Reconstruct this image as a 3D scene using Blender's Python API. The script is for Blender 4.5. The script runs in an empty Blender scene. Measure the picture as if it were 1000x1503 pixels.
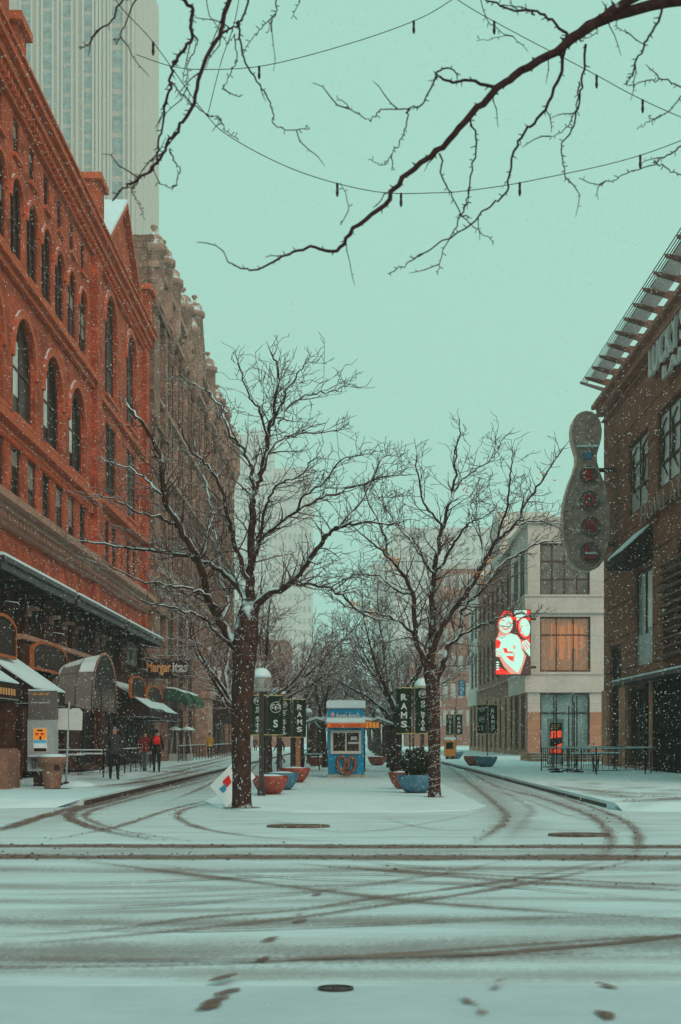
import bpy, bmesh, math, random
from mathutils import Vector, Matrix, Quaternion, geometry
R = math.radians
F = 2083.0; HX = 515.0; HY = 1085.0; CZ = 1.5
C = bpy.context.scene.collection
rnd = random.Random(7)

def W(px, py, Y):                       # photo pixel at depth Y -> world point
    return Vector(((px-HX)*Y/F, Y, CZ+(HY-py)*Y/F))
def G(px, py):                          # photo pixel on the ground
    Y = CZ*F/(py-HY)
    return Vector(((px-HX)*Y/F, Y, 0))

# ------------------------------------------------------------------ materials
MATS = {}
def mk(name, col, rough=.8, var=.25, scale=3.0, bump=0.0, bscale=30.0, col2=None, mix_scale=None,
       snow=0.0, metal=0.0, spec=.14, courses=None, coat=0.0, stretch=None, snow_lo=.55):
    m = bpy.data.materials.new(name); m.use_nodes = True
    nt = m.node_tree; N = nt.nodes; L = nt.links
    b = N['Principled BSDF']; b.inputs['Roughness'].default_value = rough
    b.inputs['Metallic'].default_value = metal
    b.inputs['Specular IOR Level'].default_value = spec
    b.inputs['Coat Weight'].default_value = coat
    tc = N.new('ShaderNodeTexCoord'); vec = tc.outputs['Object']
    if stretch:
        mp = N.new('ShaderNodeMapping'); mp.inputs['Scale'].default_value = stretch
        L.new(vec, mp.inputs['Vector']); vec = mp.outputs['Vector']
    n = N.new('ShaderNodeTexNoise'); n.inputs['Scale'].default_value = scale
    n.inputs['Detail'].default_value = 7; n.inputs['Roughness'].default_value = .65
    L.new(vec, n.inputs['Vector'])
    r = N.new('ShaderNodeValToRGB')
    r.color_ramp.elements[0].position = .3; r.color_ramp.elements[1].position = .72
    c = Vector(col)
    lo = c*(1-var); hi = Vector(col2) if col2 else c*(1+var)
    r.color_ramp.elements[0].color = (*lo, 1); r.color_ramp.elements[1].color = (*[min(x, .95) for x in hi], 1)
    L.new(n.outputs['Fac'], r.inputs['Fac'])
    out = r.outputs['Color']
    if courses:                                    # joint lines: (brick width, row height, mortar, strength, darkness)
        w, h, mo, st, dk = courses
        gm = N.new('ShaderNodeNewGeometry')
        sp = N.new('ShaderNodeSeparateXYZ'); L.new(tc.outputs['Object'], sp.inputs[0])
        ad = N.new('ShaderNodeMath'); ad.operation = 'ADD'
        L.new(sp.outputs['X'], ad.inputs[0]); L.new(sp.outputs['Y'], ad.inputs[1])
        cb = N.new('ShaderNodeCombineXYZ'); L.new(ad.outputs[0], cb.inputs['X']); L.new(sp.outputs['Z'], cb.inputs['Y'])
        bt = N.new('ShaderNodeTexBrick'); bt.inputs['Scale'].default_value = 1
        bt.inputs['Brick Width'].default_value = w; bt.inputs['Row Height'].default_value = h
        bt.inputs['Mortar Size'].default_value = mo; bt.inputs['Mortar Smooth'].default_value = .2
        bt.inputs['Color1'].default_value = (1, 1, 1, 1); bt.inputs['Color2'].default_value = (1-st, 1-st, 1-st, 1)
        bt.inputs['Mortar'].default_value = (dk, dk, dk, 1)
        L.new(cb.outputs[0], bt.inputs['Vector'])
        mx = N.new('ShaderNodeMix'); mx.data_type = 'RGBA'; mx.blend_type = 'MULTIPLY'
        mx.inputs['Factor'].default_value = 1
        L.new(out, mx.inputs['A']); L.new(bt.outputs['Color'], mx.inputs['B']); out = mx.outputs['Result']
    if snow > 0:
        g = N.new('ShaderNodeNewGeometry'); s = N.new('ShaderNodeSeparateXYZ')
        L.new(g.outputs['Normal'], s.inputs[0])
        n2 = N.new('ShaderNodeTexNoise'); n2.inputs['Scale'].default_value = 4
        L.new(tc.outputs['Object'], n2.inputs['Vector'])
        a = N.new('ShaderNodeMath'); a.operation = 'MULTIPLY_ADD'
        a.inputs[1].default_value = 1.1; L.new(n2.outputs['Fac'], a.inputs[0])
        L.new(s.outputs['Z'], a.inputs[2])
        mr = N.new('ShaderNodeMapRange'); mr.inputs['From Min'].default_value = snow_lo+.55
        mr.inputs['From Max'].default_value = snow_lo+.75
        L.new(a.outputs[0], mr.inputs['Value'])
        fm = N.new('ShaderNodeMath'); fm.operation = 'MULTIPLY'; fm.inputs[1].default_value = snow
        L.new(mr.outputs[0], fm.inputs[0])
        mx = N.new('ShaderNodeMix'); mx.data_type = 'RGBA'
        L.new(fm.outputs[0], mx.inputs['Factor'])
        L.new(out, mx.inputs['A']); mx.inputs['B'].default_value = (*SNOWC, 1); out = mx.outputs['Result']
    L.new(out, b.inputs['Base Color'])
    if bump:
        nb = N.new('ShaderNodeTexNoise'); nb.inputs['Scale'].default_value = bscale
        nb.inputs['Detail'].default_value = 5; L.new(vec, nb.inputs['Vector'])
        bp = N.new('ShaderNodeBump'); bp.inputs['Strength'].default_value = bump; bp.inputs['Distance'].default_value = .03
        L.new(nb.outputs['Fac'], bp.inputs['Height']); L.new(bp.outputs['Normal'], b.inputs['Normal'])
    MATS[name] = m
    return m
SNOWC = (.65, .77, .84)
mk('flake', (.85, .87, .87), .8, .02, 1)
mk('recess_dark', (.012, .006, .005), .9, .3, 4, spec=.02)  # near-black colour painting the shade of an open entrance
mk('snow_worn', (.46, .535, .60), .75, .08, 1.3, .5, 4)  # front snow, darkened in its colour to paint lens vignetting
mk('snow', SNOWC, .75, .07, .9, .55, 3.5)
mk('blind', (.26, .225, .20), .8, .2, 2)
mk('letter_dim', (.36, .28, .25), .6, .2, 8)
mk('street_snow', (.535, .575, .61), .75, .14, 1.5, .6, 8, stretch=(.25, 1.2, 1), col2=(.62, .76, .84))
mk('kerb_stone', (.075, .04, .032), .55, .35, 4, .3, 20, snow=.0)
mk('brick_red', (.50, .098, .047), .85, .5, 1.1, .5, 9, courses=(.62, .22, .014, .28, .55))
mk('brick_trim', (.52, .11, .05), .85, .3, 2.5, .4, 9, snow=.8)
mk('brick_dark', (.085, .023, .014), .8, .45, 1.5, .5, 9, courses=(.6, .25, .016, .3, .5))  # dark shop-storey brick, with street-level shade deepened into the colour
mk('cornice_grey', (.40, .21, .16), .8, .25, 3, .3, 9, snow=.7)
mk('stone_brown', (.29, .165, .13), .85, .5, 1.3, .7, 5, courses=(.9, .38, .022, .3, .5))
mk('stone_trim', (.36, .22, .175), .85, .45, 2.0, .5, 8, snow=.9)
mk('panel_brown', (.27, .105, .066), .8, .35, 1.2, .3, 12, courses=(30, 1.62, .035, .05, .3))
mk('panel_trim', (.36, .17, .12), .8, .25, 2, .2, 12, snow=.6)
mk('stone_orange', (.50, .235, .155), .8, .25, 1.5, .3, 9, courses=(1.6, .9, .02, .15, .7))
mk('limestone', (.62, .54, .50), .85, .1, .8, .15, 9, courses=(1.4, 1.1, .018, .06, .75))
mk('brick_far', (.34, .135, .10), .85, .25, 1.2, .3, 8, courses=(.7, .3, .02, .2, .6))
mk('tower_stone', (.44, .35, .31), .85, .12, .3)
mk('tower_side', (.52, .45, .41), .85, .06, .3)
mk('far_block', (.60, .56, .54), .9, .12, .15)  # far walls made paler: distance haze painted into the colour
mk('steel_dark', (.04, .024, .024), .45, .3, 6, .1, 20, spec=.4)
mk('steel_snowy', (.045, .035, .035), .5, .3, 6, .1, 20, snow=.95, snow_lo=.35)
mk('steel_grey', (.13, .10, .10), .5, .2, 5, .1, 20, spec=.4)
mk('steel_light', (.38, .40, .42), .45, .12, 5, .05, 20, spec=.4)
mk('canopy_metal', (.88, .82, .80), .55, .25, 6, .1, 20)
mk('outrigger', (.19, .10, .08), .7, .3, 4)
mk('window_frame', (.09, .035, .028), .6, .25, 5)
mk('frame_pale', (.62, .56, .52), .55, .08, 5)
def glass(name, col, rough=.22, spec=.5, col2=None, sc=.5):
    return mk(name, col, rough, .55, sc, .12, 1.2, spec=spec, col2=col2)
glass('glass_dark', (.014, .007, .006), .45, .03)
glass('glass_mid', (.05, .032, .028), .4, .08)
glass('glass_reflect', (.17, .145, .13), .3, .4, sc=1.2)  # lightened mottled base colour paints reflections into the pane
glass('glass_sky', (.52, .53, .53), .25, .5, sc=.35)  # pale base colour stands in for sky reflected in the panes
glass('glass_teal', (.17, .27, .28), .25, .5)
glass('glass_haze', (.38, .38, .37), .5, .1)  # far panes near the wall tone, haze painted into the colour
glass('glass_far', (.22, .25, .26), .3, .2)  # tower glass kept low in contrast to paint in haze
mk('bark', (.042, .018, .014), .95, .6, 14, 1.0, 45, col2=(.10, .046, .037), snow=.9, stretch=(1, 1, .35), snow_lo=.24)
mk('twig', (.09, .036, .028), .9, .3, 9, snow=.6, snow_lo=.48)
mk('twig_far', (.17, .072, .052), .9, .3, 9, snow=.8, snow_lo=.35)  # rear-row twigs, lightened in colour to paint in the haze
mk('grit', (.10, .045, .034), .7, .4, 9)
mk('near_bark', (.050, .020, .020), .9, .4, 12, .6, 50, snow=.35, snow_lo=.75)
mk('dead_leaf', (.55, .17, .06), .8, .35, 9)
mk('kiosk_blue', (.012, .235, .44), .6, .25, 3, .05, 30)
mk('kiosk_base', (.42, .36, .32), .8, .15, 6)
mk('orange_paint', (.95, .17, .015), .5, .06, 2)
mk('yellow_paint', (.92, .45, .08), .5, .06, 2)
mk('orange_box', (.62, .22, .03), .5, .1, 4)
mk('white_paint', (.75, .76, .78), .55, .05, 3)
mk('letter_pale', (.62, .60, .60), .5, .08, 8)
mk('banner_green', (.016, .028, .016), .75, .2, 5)
mk('banner_gold', (.48, .36, .17), .7, .1, 5)
mk('pretzel', (.30, .065, .02), .4, .35, 6, .3, 14, spec=.5)
mk('planter_red', (.30, .045, .028), .6, .4, 5, .1, 40, spec=.5)
mk('planter_blue', (.06, .165, .25), .6, .35, 5, .1, 40, spec=.5)
mk('planter_concrete', (.27, .13, .095), .85, .3, 5, .4, 25)
mk('soil', (.05, .035, .03), .95, .4, 8)
mk('evergreen', (.022, .030, .014), .8, .5, 6, col2=(.07, .06, .03))
mk('sign_red', (.38, .035, .028), .6, .1, 8)
mk('sign_blue', (.06, .25, .42), .6, .1, 8)
mk('pin_body', (.40, .27, .235), .6, .4, 2.2, .2, 10)
mk('pin_side', (.70, .55, .48), .6, .15, .8, .1, 10)
mk('pin_badge', (.20, .13, .13), .6, .3, 3)
mk('awning_canvas', (.035, .014, .012), .8, .3, 6, .1, 30)
mk('awning_shell', (.17, .16, .15), .6, .25, 1.2, .1, 20)
mk('awning_green', (.03, .085, .055), .8, .2, 4)
mk('arch_orange', (.42, .11, .03), .7, .2, 4)
mk('sign_dark', (.035, .012, .012), .6, .3, 4)
mk('text_gold', (.75, .36, .14), .6, .1, 9)
mk('skin', (.45, .26, .19), .6, .05, 9)
mk('hair_dark', (.03, .02, .016), .8, .2, 20)
mk('cloth_slate', (.055, .05, .058), .9, .25, 12, .2, 40)
mk('cloth_black', (.018, .016, .018), .9, .25, 12, .2, 40)
mk('cloth_red', (.20, .022, .018), .9, .2, 12, .2, 40)
mk('cloth_denim', (.13, .14, .165), .9, .15, 12, .2, 40)
mk('cloth_yellow', (.55, .24, .02), .9, .1, 12, .2, 40)
mk('bag_red', (.75, .02, .02), .6, .1, 12)
mk('wood_post', (.36, .17, .10), .8, .25, 6)
mk('iron', (.035, .016, .015), .6, .3, 6)
mk('manhole_iron', (.11, .055, .042), .6, .5, 5, .4, 40, col2=(.24, .17, .15))
mk('curtain', (.46, .24, .17), .8, .25, 2.2, stretch=(5, 5, .3))
mk('lamp_cap', (.30, .29, .28), .5, .2, 4)
def emis(name, col, s):
    m = bpy.data.materials.new(name); m.use_nodes = True; b = m.node_tree.nodes['Principled BSDF']
    b.inputs['Base Color'].default_value = (*[x*.2 for x in col], 1)
    b.inputs['Emission Color'].default_value = (*col, 1); b.inputs['Emission Strength'].default_value = s
    MATS[name] = m; return m
emis('led_red', (1, .02, .01), 1.0); emis('led_mint', (.55, .95, .78), .95); emis('led_pink', (1, .45, .32), .75)
emis('led_dark', (.06, .02, .02), 1.0); emis('signal_red', (1, .05, .03), 1.6); emis('shop_glow', (1, .35, .12), .7)
emis('poster_orange', (1, .30, .02), .55); emis('poster_blue', (.08, .45, .60), .5); emis('poster_white', (.65, .75, .72), .5)
emis('neon_blue', (.15, .45, .62), .45); emis('poster_red', (1, .09, .03), .7); emis('warm_curtain', (1, .36, .14), .34)
def glassdome():
    m = bpy.data.materials.new('globe'); m.use_nodes = True; nt = m.node_tree; N = nt.nodes; L = nt.links
    b = N['Principled BSDF']; b.inputs['Base Color'].default_value = (.55, .5, .48, 1); b.inputs['Roughness'].default_value = .15
    t = N.new('ShaderNodeBsdfTransparent'); mx = N.new('ShaderNodeMixShader'); mx.inputs[0].default_value = .22
    L.new(t.outputs[0], mx.inputs[1]); L.new(b.outputs[0], mx.inputs[2]); L.new(mx.outputs[0], N['Material Output'].inputs[0])
    MATS['globe'] = m
glassdome()
def slush_and_shade(name, strength, col=(.20, .125, .105), thr=.5):
    m = bpy.data.materials.new(name); m.use_nodes = True; nt = m.node_tree; N = nt.nodes; L = nt.links
    b = N['Principled BSDF']; b.inputs['Roughness'].default_value = .55
    uv = N.new('ShaderNodeUVMap'); s = N.new('ShaderNodeSeparateXYZ'); L.new(uv.outputs[0], s.inputs[0])
    def M(op, a, bb=None, c=None):
        x = N.new('ShaderNodeMath'); x.operation = op
        for k, v in enumerate((a, bb, c)):
            if v is None: continue
            if isinstance(v, (int, float)): x.inputs[k].default_value = v
            else: L.new(v, x.inputs[k])
        return x.outputs[0]
    e = M('SUBTRACT', 1, M('ABSOLUTE', M('MULTIPLY_ADD', s.outputs['X'], 2, -1)))
    tc = N.new('ShaderNodeTexCoord')
    n = N.new('ShaderNodeTexNoise'); n.inputs['Scale'].default_value = 22; n.inputs['Detail'].default_value = 8; n.inputs['Roughness'].default_value = .8
    L.new(tc.outputs['Object'], n.inputs['Vector'])
    n3 = N.new('ShaderNodeTexNoise'); n3.inputs['Scale'].default_value = .8; n3.inputs['Detail'].default_value = 3
    L.new(tc.outputs['Object'], n3.inputs['Vector'])
    # ends fade
    f = M('ADD', M('MULTIPLY', e, 1.0), M('MULTIPLY_ADD', n.outputs['Fac'], 2.4, -.55))
    f = M('ADD', f, M('MULTIPLY', n3.outputs['Fac'], .9))
    mr = N.new('ShaderNodeMapRange'); mr.inputs['From Min'].default_value = 1.15+thr; mr.inputs['From Max'].default_value = 1.65+thr
    L.new(f, mr.inputs['Value'])
    edge = N.new('ShaderNodeMapRange'); edge.inputs['From Max'].default_value = .35; L.new(e, edge.inputs['Value'])
    al = M('MULTIPLY', M('MULTIPLY', mr.outputs[0], edge.outputs[0]), strength)
    al = M('MULTIPLY', al, s.outputs['Y'])
    cr = N.new('ShaderNodeValToRGB'); cr.color_ramp.elements[0].color = (*[x*.6 for x in col], 1); cr.color_ramp.elements[1].color = (*[x*1.5 for x in col], 1)
    L.new(n.outputs['Fac'], cr.inputs[0]); L.new(cr.outputs[0], b.inputs['Base Color'])
    bp = N.new('ShaderNodeBump'); bp.inputs['Strength'].default_value = .8; bp.inputs['Distance'].default_value = .03
    L.new(n.outputs['Fac'], bp.inputs['Height']); L.new(bp.outputs[0], b.inputs['Normal'])
    t = N.new('ShaderNodeBsdfTransparent'); mx = N.new('ShaderNodeMixShader')
    L.new(al, mx.inputs[0]); L.new(t.outputs[0], mx.inputs[1]); L.new(b.outputs[0], mx.inputs[2])
    L.new(mx.outputs[0], N['Material Output'].inputs[0]); MATS[name] = m
slush_and_shade('slush_faint', .30, (.36, .27, .255), .38); slush_and_shade('slush_mid', .66, (.27, .145, .12), .42); slush_and_shade('slush_strong', .88, (.20, .105, .085), .18)

# ------------------------------------------------------------------ mesh helper
class MB:
    def __init__(s): s.v = []; s.f = []; s.m = []; s.sm = []; s.uv = {}; s.ch = []
    def add(s, verts, faces, mi=0, smooth=False):
        b = len(s.v); s.ch.append((b, len(s.f))); s.v += [Vector(v) for v in verts]
        for f in faces: s.f.append([b+i for i in f]); s.m.append(mi); s.sm.append(smooth)
    def box(s, x0, x1, y0, y1, z0, z1, mi=0, M=None):
        p = [(x, y, z) for z in (z0, z1) for y in (y0, y1) for x in (x0, x1)]
        if M: p = [M(*q) for q in p]
        s.add(p, [(0, 2, 3, 1), (4, 5, 7, 6), (0, 1, 5, 4), (2, 6, 7, 3), (0, 4, 6, 2), (1, 3, 7, 5)], mi)
        return s
    def tube(s, pts, rad, n=6, mi=0, caps=True, smooth=True):
        pts = [Vector(p) for p in pts]
        if isinstance(rad, (int, float)): rad = [rad]*len(pts)
        t = (pts[1]-pts[0]).normalized()
        a = t.orthogonal().normalized(); rings = []
        for i, p in enumerate(pts):
            tt = (pts[min(i+1, len(pts)-1)]-pts[max(i-1, 0)])
            if tt.length > 1e-9: tt.normalize()
            else: tt = t
            a = (a - tt*a.dot(tt))
            a = a.normalized() if a.length > 1e-6 else tt.orthogonal().normalized()
            b = tt.cross(a); t = tt
            rings.append([p+(a*math.cos(k*2*math.pi/n)+b*math.sin(k*2*math.pi/n))*rad[i] for k in range(n)])
        vs = [v for r in rings for v in r]; fs = []
        for i in range(len(rings)-1):
            for k in range(n):
                fs.append((i*n+k, i*n+(k+1) % n, (i+1)*n+(k+1) % n, (i+1)*n+k))
        if caps:
            fs.append(tuple(range(n))[::-1]); fs.append(tuple((len(rings)-1)*n+k for k in range(n)))
        s.add(vs, fs, mi, smooth); return s
    def lathe(s, cx, cy, prof, n=20, mi=0, cap0=True, cap1=True, smooth=True):
        vs = []; fs = []
        for r, z in prof:
            for k in range(n): vs.append((cx+r*math.cos(k*2*math.pi/n), cy+r*math.sin(k*2*math.pi/n), z))
        for i in range(len(prof)-1):
            for k in range(n): fs.append((i*n+k, i*n+(k+1) % n, (i+1)*n+(k+1) % n, (i+1)*n+k))
        if cap0: fs.append(tuple(range(n))[::-1])
        if cap1: fs.append(tuple((len(prof)-1)*n+k for k in range(n)))
        s.add(vs, fs, mi, smooth); return s
    def prism(s, poly, d0, d1, M, mi=0):       # poly of (u,v); extruded along d
        n = len(poly); A = [M(u, v, d0) for u, v in poly]; B = [M(u, v, d1) for u, v in poly]
        fs = [(i, (i+1) % n, n+(i+1) % n, n+i) for i in range(n)]
        s.add(A+B, fs, mi)
        tri = geometry.tessellate_polygon([[Vector((u, v, 0)) for u, v in poly]])
        s.add(A, [tuple(t) for t in tri], mi); s.add(B, [tuple(t) for t in tri], mi); return s
    def sheet(s, poly, d, M, mi=0):
        tri = geometry.tessellate_polygon([[Vector((u, v, 0)) for u, v in poly]])
        s.add([M(u, v, d) for u, v in poly], [tuple(t) for t in tri], mi); return s
    def wall(s, outline, holes, depth, M, mi=0):
        loops = [outline]+holes; flat = [p for l in loops for p in l]
        tri = geometry.tessellate_polygon([[Vector((u, v, 0)) for u, v in l] for l in loops])
        s.add([M(u, v, 0) for u, v in flat], [tuple(t) for t in tri], mi)
        for h in holes:
            n = len(h)
            s.add([M(u, v, 0) for u, v in h]+[M(u, v, -depth) for u, v in h], [(i, (i+1) % n, n+(i+1) % n, n+i) for i in range(n)], mi)
        return s
    def build_each(s, name, mat, parent, group_by=1):
        out = []
        for k in range(0, len(s.ch), group_by):
            a = s.ch[k]; b = s.ch[k+group_by] if k+group_by < len(s.ch) else (len(s.v), len(s.f))
            m = MB(); m.v = s.v[a[0]:b[0]]; m.f = [[i-a[0] for i in f] for f in s.f[a[1]:b[1]]]; m.m = s.m[a[1]:b[1]]; m.sm = s.sm[a[1]:b[1]]
            out.append(m.build(name, mat, parent))
        return out
    def build(s, name, mats, parent=None, recalc=False, **kw):
        me = bpy.data.meshes.new(name)
        off = wloc(parent) if parent else Vector((0, 0, 0))
        if not parent and s.v:                 # origin at the base centre
            xs = [v.x for v in s.v]; ys = [v.y for v in s.v]; zs = [v.z for v in s.v]
            off = Vector(((min(xs)+max(xs))/2, (min(ys)+max(ys))/2, min(zs)))
        if kw.pop('keep', False): off = Vector((0, 0, 0))
        me.from_pydata([tuple(v-off) for v in s.v], [], s.f)
        if isinstance(mats, str): mats = [mats]
        for m in mats: me.materials.append(MATS[m])
        me.polygons.foreach_set('material_index', s.m); me.polygons.foreach_set('use_smooth', s.sm)
        if s.uv:
            ul = me.uv_layers.new(name='UVMap')
            for p in me.polygons:
                for li, vi in zip(p.loop_indices, p.vertices): ul.data[li].uv = s.uv[vi]
        if recalc:
            bm = bmesh.new(); bm.from_mesh(me); bmesh.ops.recalc_face_normals(bm, faces=bm.faces); bm.to_mesh(me); bm.free()
        me.update()
        o = bpy.data.objects.new(name, me); C.objects.link(o)
        if parent: o.parent = parent
        else: o.location = off
        return o
def wloc(o):
    p = Vector(o.location)
    while o.parent: o = o.parent; p += Vector(o.location)
    return p
def tag(o, label=None, cat=None, group=None, kind=None):
    if label: o['label'] = label
    if cat: o['category'] = cat
    if group: o['group'] = group
    if kind: o['kind'] = kind
    return o
def thing(name, loc, label, cat, group=None):
    o = bpy.data.objects.new(name, None); C.objects.link(o); o.location = loc; o.empty_display_size = .2
    return tag(o, label, cat, group)
def clone(root, loc=None, rz=None, sc=None, label=None):
    def rec(o, par):
        c = o.copy(); C.objects.link(c); c.parent = par
        for ch in list(o.children): rec(ch, c)
        return c
    r = rec(root, None)
    if loc is not None: r.location = loc
    if rz is not None: r.rotation_euler = (0, 0, rz)
    if sc: r.scale = (sc, sc, sc)
    if label: r['label'] = label
    return r
ID = lambda x, y, z: Vector((x, y, z))
def plane_x(X, sgn):                 # wall plane x=X, d outwards = sgn*X ; u = Y, v = z
    return lambda u, v, d: Vector((X+sgn*d, u, v))
def plane_y(Y):                      # faces the camera: u = X, v = z, d towards -Y
    return lambda u, v, d: Vector((u, Y-d, v))
def rect(u0, u1, v0, v1): return [(u0, v0), (u1, v0), (u1, v1), (u0, v1)]
def arch(u0, u1, v0, v1, n=10):
    r = (u1-u0)/2; c = (u0+u1)/2
    return [(u0, v0), (u1, v0)]+[(c+r*math.cos(a*math.pi/n), v1-r+r*math.sin(a*math.pi/n)) for a in range(n+1)]
def text_mesh(s, u0, u1, v0, v1, d, M, depth=.03, mb=None, mi=0, bold=0.0, flip=False):
    cu = bpy.data.curves.new('lettering', 'FONT'); cu.body = s; cu.size = 1; cu.extrude = depth/2; cu.offset = bold
    cu.resolution_u = 3
    o = bpy.data.objects.new('lettering', cu); C.objects.link(o)
    dg = bpy.context.evaluated_depsgraph_get(); dg.update()
    me = bpy.data.meshes.new_from_object(o.evaluated_get(dg))
    xs = [v.co.x for v in me.vertices]; ys = [v.co.y for v in me.vertices]
    x0, x1, y0, y1 = min(xs), max(xs), min(ys), max(ys)
    mb = mb or MB()
    def T(c):
        a = (c.x-x0)/(x1-x0)
        return M(u0+(u1-u0)*a, v0+(v1-v0)*(c.y-y0)/(y1-y0), d+c.z+depth/2)
    mb.add([T(v.co) for v in me.vertices], [tuple(p.vertices) for p in me.polygons], mi)
    bpy.data.objects.remove(o); bpy.data.curves.remove(cu); bpy.data.meshes.remove(me)
    return mb

DEP = {}
def window(root, M, shape, depth, nu=1, nv=1, pane='glass_dark', frame='window_frame', fw=.09, name='window', label=None, vs=None):
    """frame (part) with mullions + pane (sub-part) set back in the opening"""
    us = [p[0] for p in shape]; vv = [p[1] for p in shape]; u0, u1, v0, v1 = min(us), max(us), min(vv), max(vv)
    f = MB(); n = len(shape); cu, cv = (u0+u1)/2, (v0+v1)/2
    inner = [(cu+(u-cu)*(1-2*fw/(u1-u0)), cv+(v-cv)*(1-2*fw/(v1-v0))) for u, v in shape]
    for (a, b) in ((-depth+.07, 0),):
        A = [M(u, v, a) for u, v in shape]+[M(u, v, a) for u, v in inner]+[M(u, v, a-.07) for u, v in inner]
        f.add(A, [(i, (i+1) % n, n+(i+1) % n, n+i) for i in range(n)]+[(n+i, n+(i+1) % n, 2*n+(i+1) % n, 2*n+i) for i in range(n)])
    arched = n > 4; r = (u1-u0)/2
    for k in range(1, nu):
        u = u0+(u1-u0)*k/nu
        top = v1 if not arched else v1-r+math.sqrt(max(r*r-(u-cu)**2, 0))
        f.box(u-fw*.35, u+fw*.35, v0+fw, top-fw*.8, -depth+.005, -depth+.062, M=M)
    for k in (vs or [k/nv for k in range(1, nv)]):
        v = v0+(v1-v0)*k
        f.box(u0+fw*.9, u1-fw*.9, v-fw*.4, v+fw*.4, -depth+.008, -depth+.058, M=M)
    fo = f.build(name, frame, root)
    if label: fo['label'] = label
    MB().sheet(shape, -depth, M).build('pane', pane, fo)
    return fo

# ------------------------------------------------------------------ setting: ground
def structure(o): return tag(o, kind='structure')
m = MB(); m.add([(-1500, -60, -.04), (1500, -60, -.04), (1500, 2500, -.04), (-1500, 2500, -.04)], [(0, 1, 2, 3)])
structure(m.build('ground', 'snow'))
m = MB(); m.add([(-200, 8.4, 0), (200, 8.4, 0), (200, 31.5, 0), (-200, 31.5, 0)], [(0, 1, 2, 3)])
m.add([(-6, 31.5, 0), (5.6, 31.5, 0), (5.6, 400, 0), (-6, 400, 0)], [(0, 1, 2, 3)])
structure(m.build('road', 'street_snow'))
# near pavement with a low step
def slab(name, poly, z, mats=('snow', 'kerb_stone'), zb=-.1):
    mb = MB(); n = len(poly)
    tri = geometry.tessellate_polygon([[Vector((x, y, 0)) for x, y in poly]])
    mb.add([(x, y, z) for x, y in poly], [tuple(t) for t in tri], 0)
    mb.add([(x, y, z) for x, y in poly]+[(x, y, zb) for x, y in poly], [(i, (i+1) % n, n+(i+1) % n, n+i) for i in range(n)], 1)
    return structure(mb.build(name, list(mats), recalc=True))
slab('pavement', [(-200, -20), (200, -20), (200, 8.45), (-200, 8.45)], .03, ('snow_worn', 'street_snow'))
def snow_bank(name, poly_edge, w, z0, z1):      # soft sloped strip of snow along an edge
    pass
LC = [(-6.05, 31.9), (-6.05, 300), (-60, 300), (-60, 31.9)]
slab('pavement', LC, .15, ('snow', 'snow'))
RC = [(5.62, 30.2), (60, 30.2), (60, 300), (5.62, 300)]
slab('pavement', RC, .15, ('snow', 'snow'))
m = MB()   # dropped corner ramps
m.add([(-60, 30.3, -.01), (-9.0, 30.3, -.01), (-6.05, 31.95, .154), (-60, 31.95, .154), (-6.5, 31.1, -.01)], [(0, 1, 2, 3), (1, 4, 2)])
m.add([(6.6, 29.2, -.01), (60, 29.2, -.01), (60, 30.25, .154), (5.62, 30.25, .154), (5.7, 29.7, -.01)], [(0, 1, 2, 3), (0, 3, 4)])
structure(m.build('pavement', 'snow'))
# planted median: a barely raised snowy walk between the tree rows
MC = [(-2.9, 31), (-2.3, 29.8), (-1.2, 29.2), (1.4, 29.2), (2.5, 29.9), (3.0, 31.5), (3.05, 300), (-3.6, 300), (-3.5, 34)]
slab('path', MC, .02, ('snow', 'snow'))
# kerb stones (visible dark edges)
k = MB(); k.box(-6.12, -6.02+.035, 32.2, 200, .0, .105); k.box(5.59, 5.70, 31.2, 200, .0, .075)
structure(k.build('kerb', 'kerb_stone'))

# slush: tyre ruts and trodden snow, ribbons laid on the snow
SL = MB(); _z = [.006]
def catmull(P, n=8):
    out = []
    for i in range(len(P)-1):
        p0, p1, p2, p3 = P[max(i-1, 0)], P[i], P[i+1], P[min(i+2, len(P)-1)]
        for k in range(n):
            t = k/n
            out.append(.5*((2*p1)+(-p0+p2)*t+(2*p0-5*p1+4*p2-p3)*t*t+(-p0+3*p1-3*p2+p3)*t**3))
    out.append(P[-1]); return out
GR = MB(); grg = random.Random(17)
def lump(x, y, z, r):
    b = len(GR.v); a = grg.uniform(0, 6.28); h = r*grg.uniform(.35, .7); n = 5
    for k in range(n): GR.v.append(Vector((x+r*math.cos(a+k*1.257)*grg.uniform(.6, 1.1), y+r*math.sin(a+k*1.257)*grg.uniform(.6, 1.1), z)))
    GR.v.append(Vector((x, y, z+h)))
    for k in range(n): GR.f.append([b+k, b+(k+1) % n, b+n]); GR.m.append(0); GR.sm.append(True)
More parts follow.
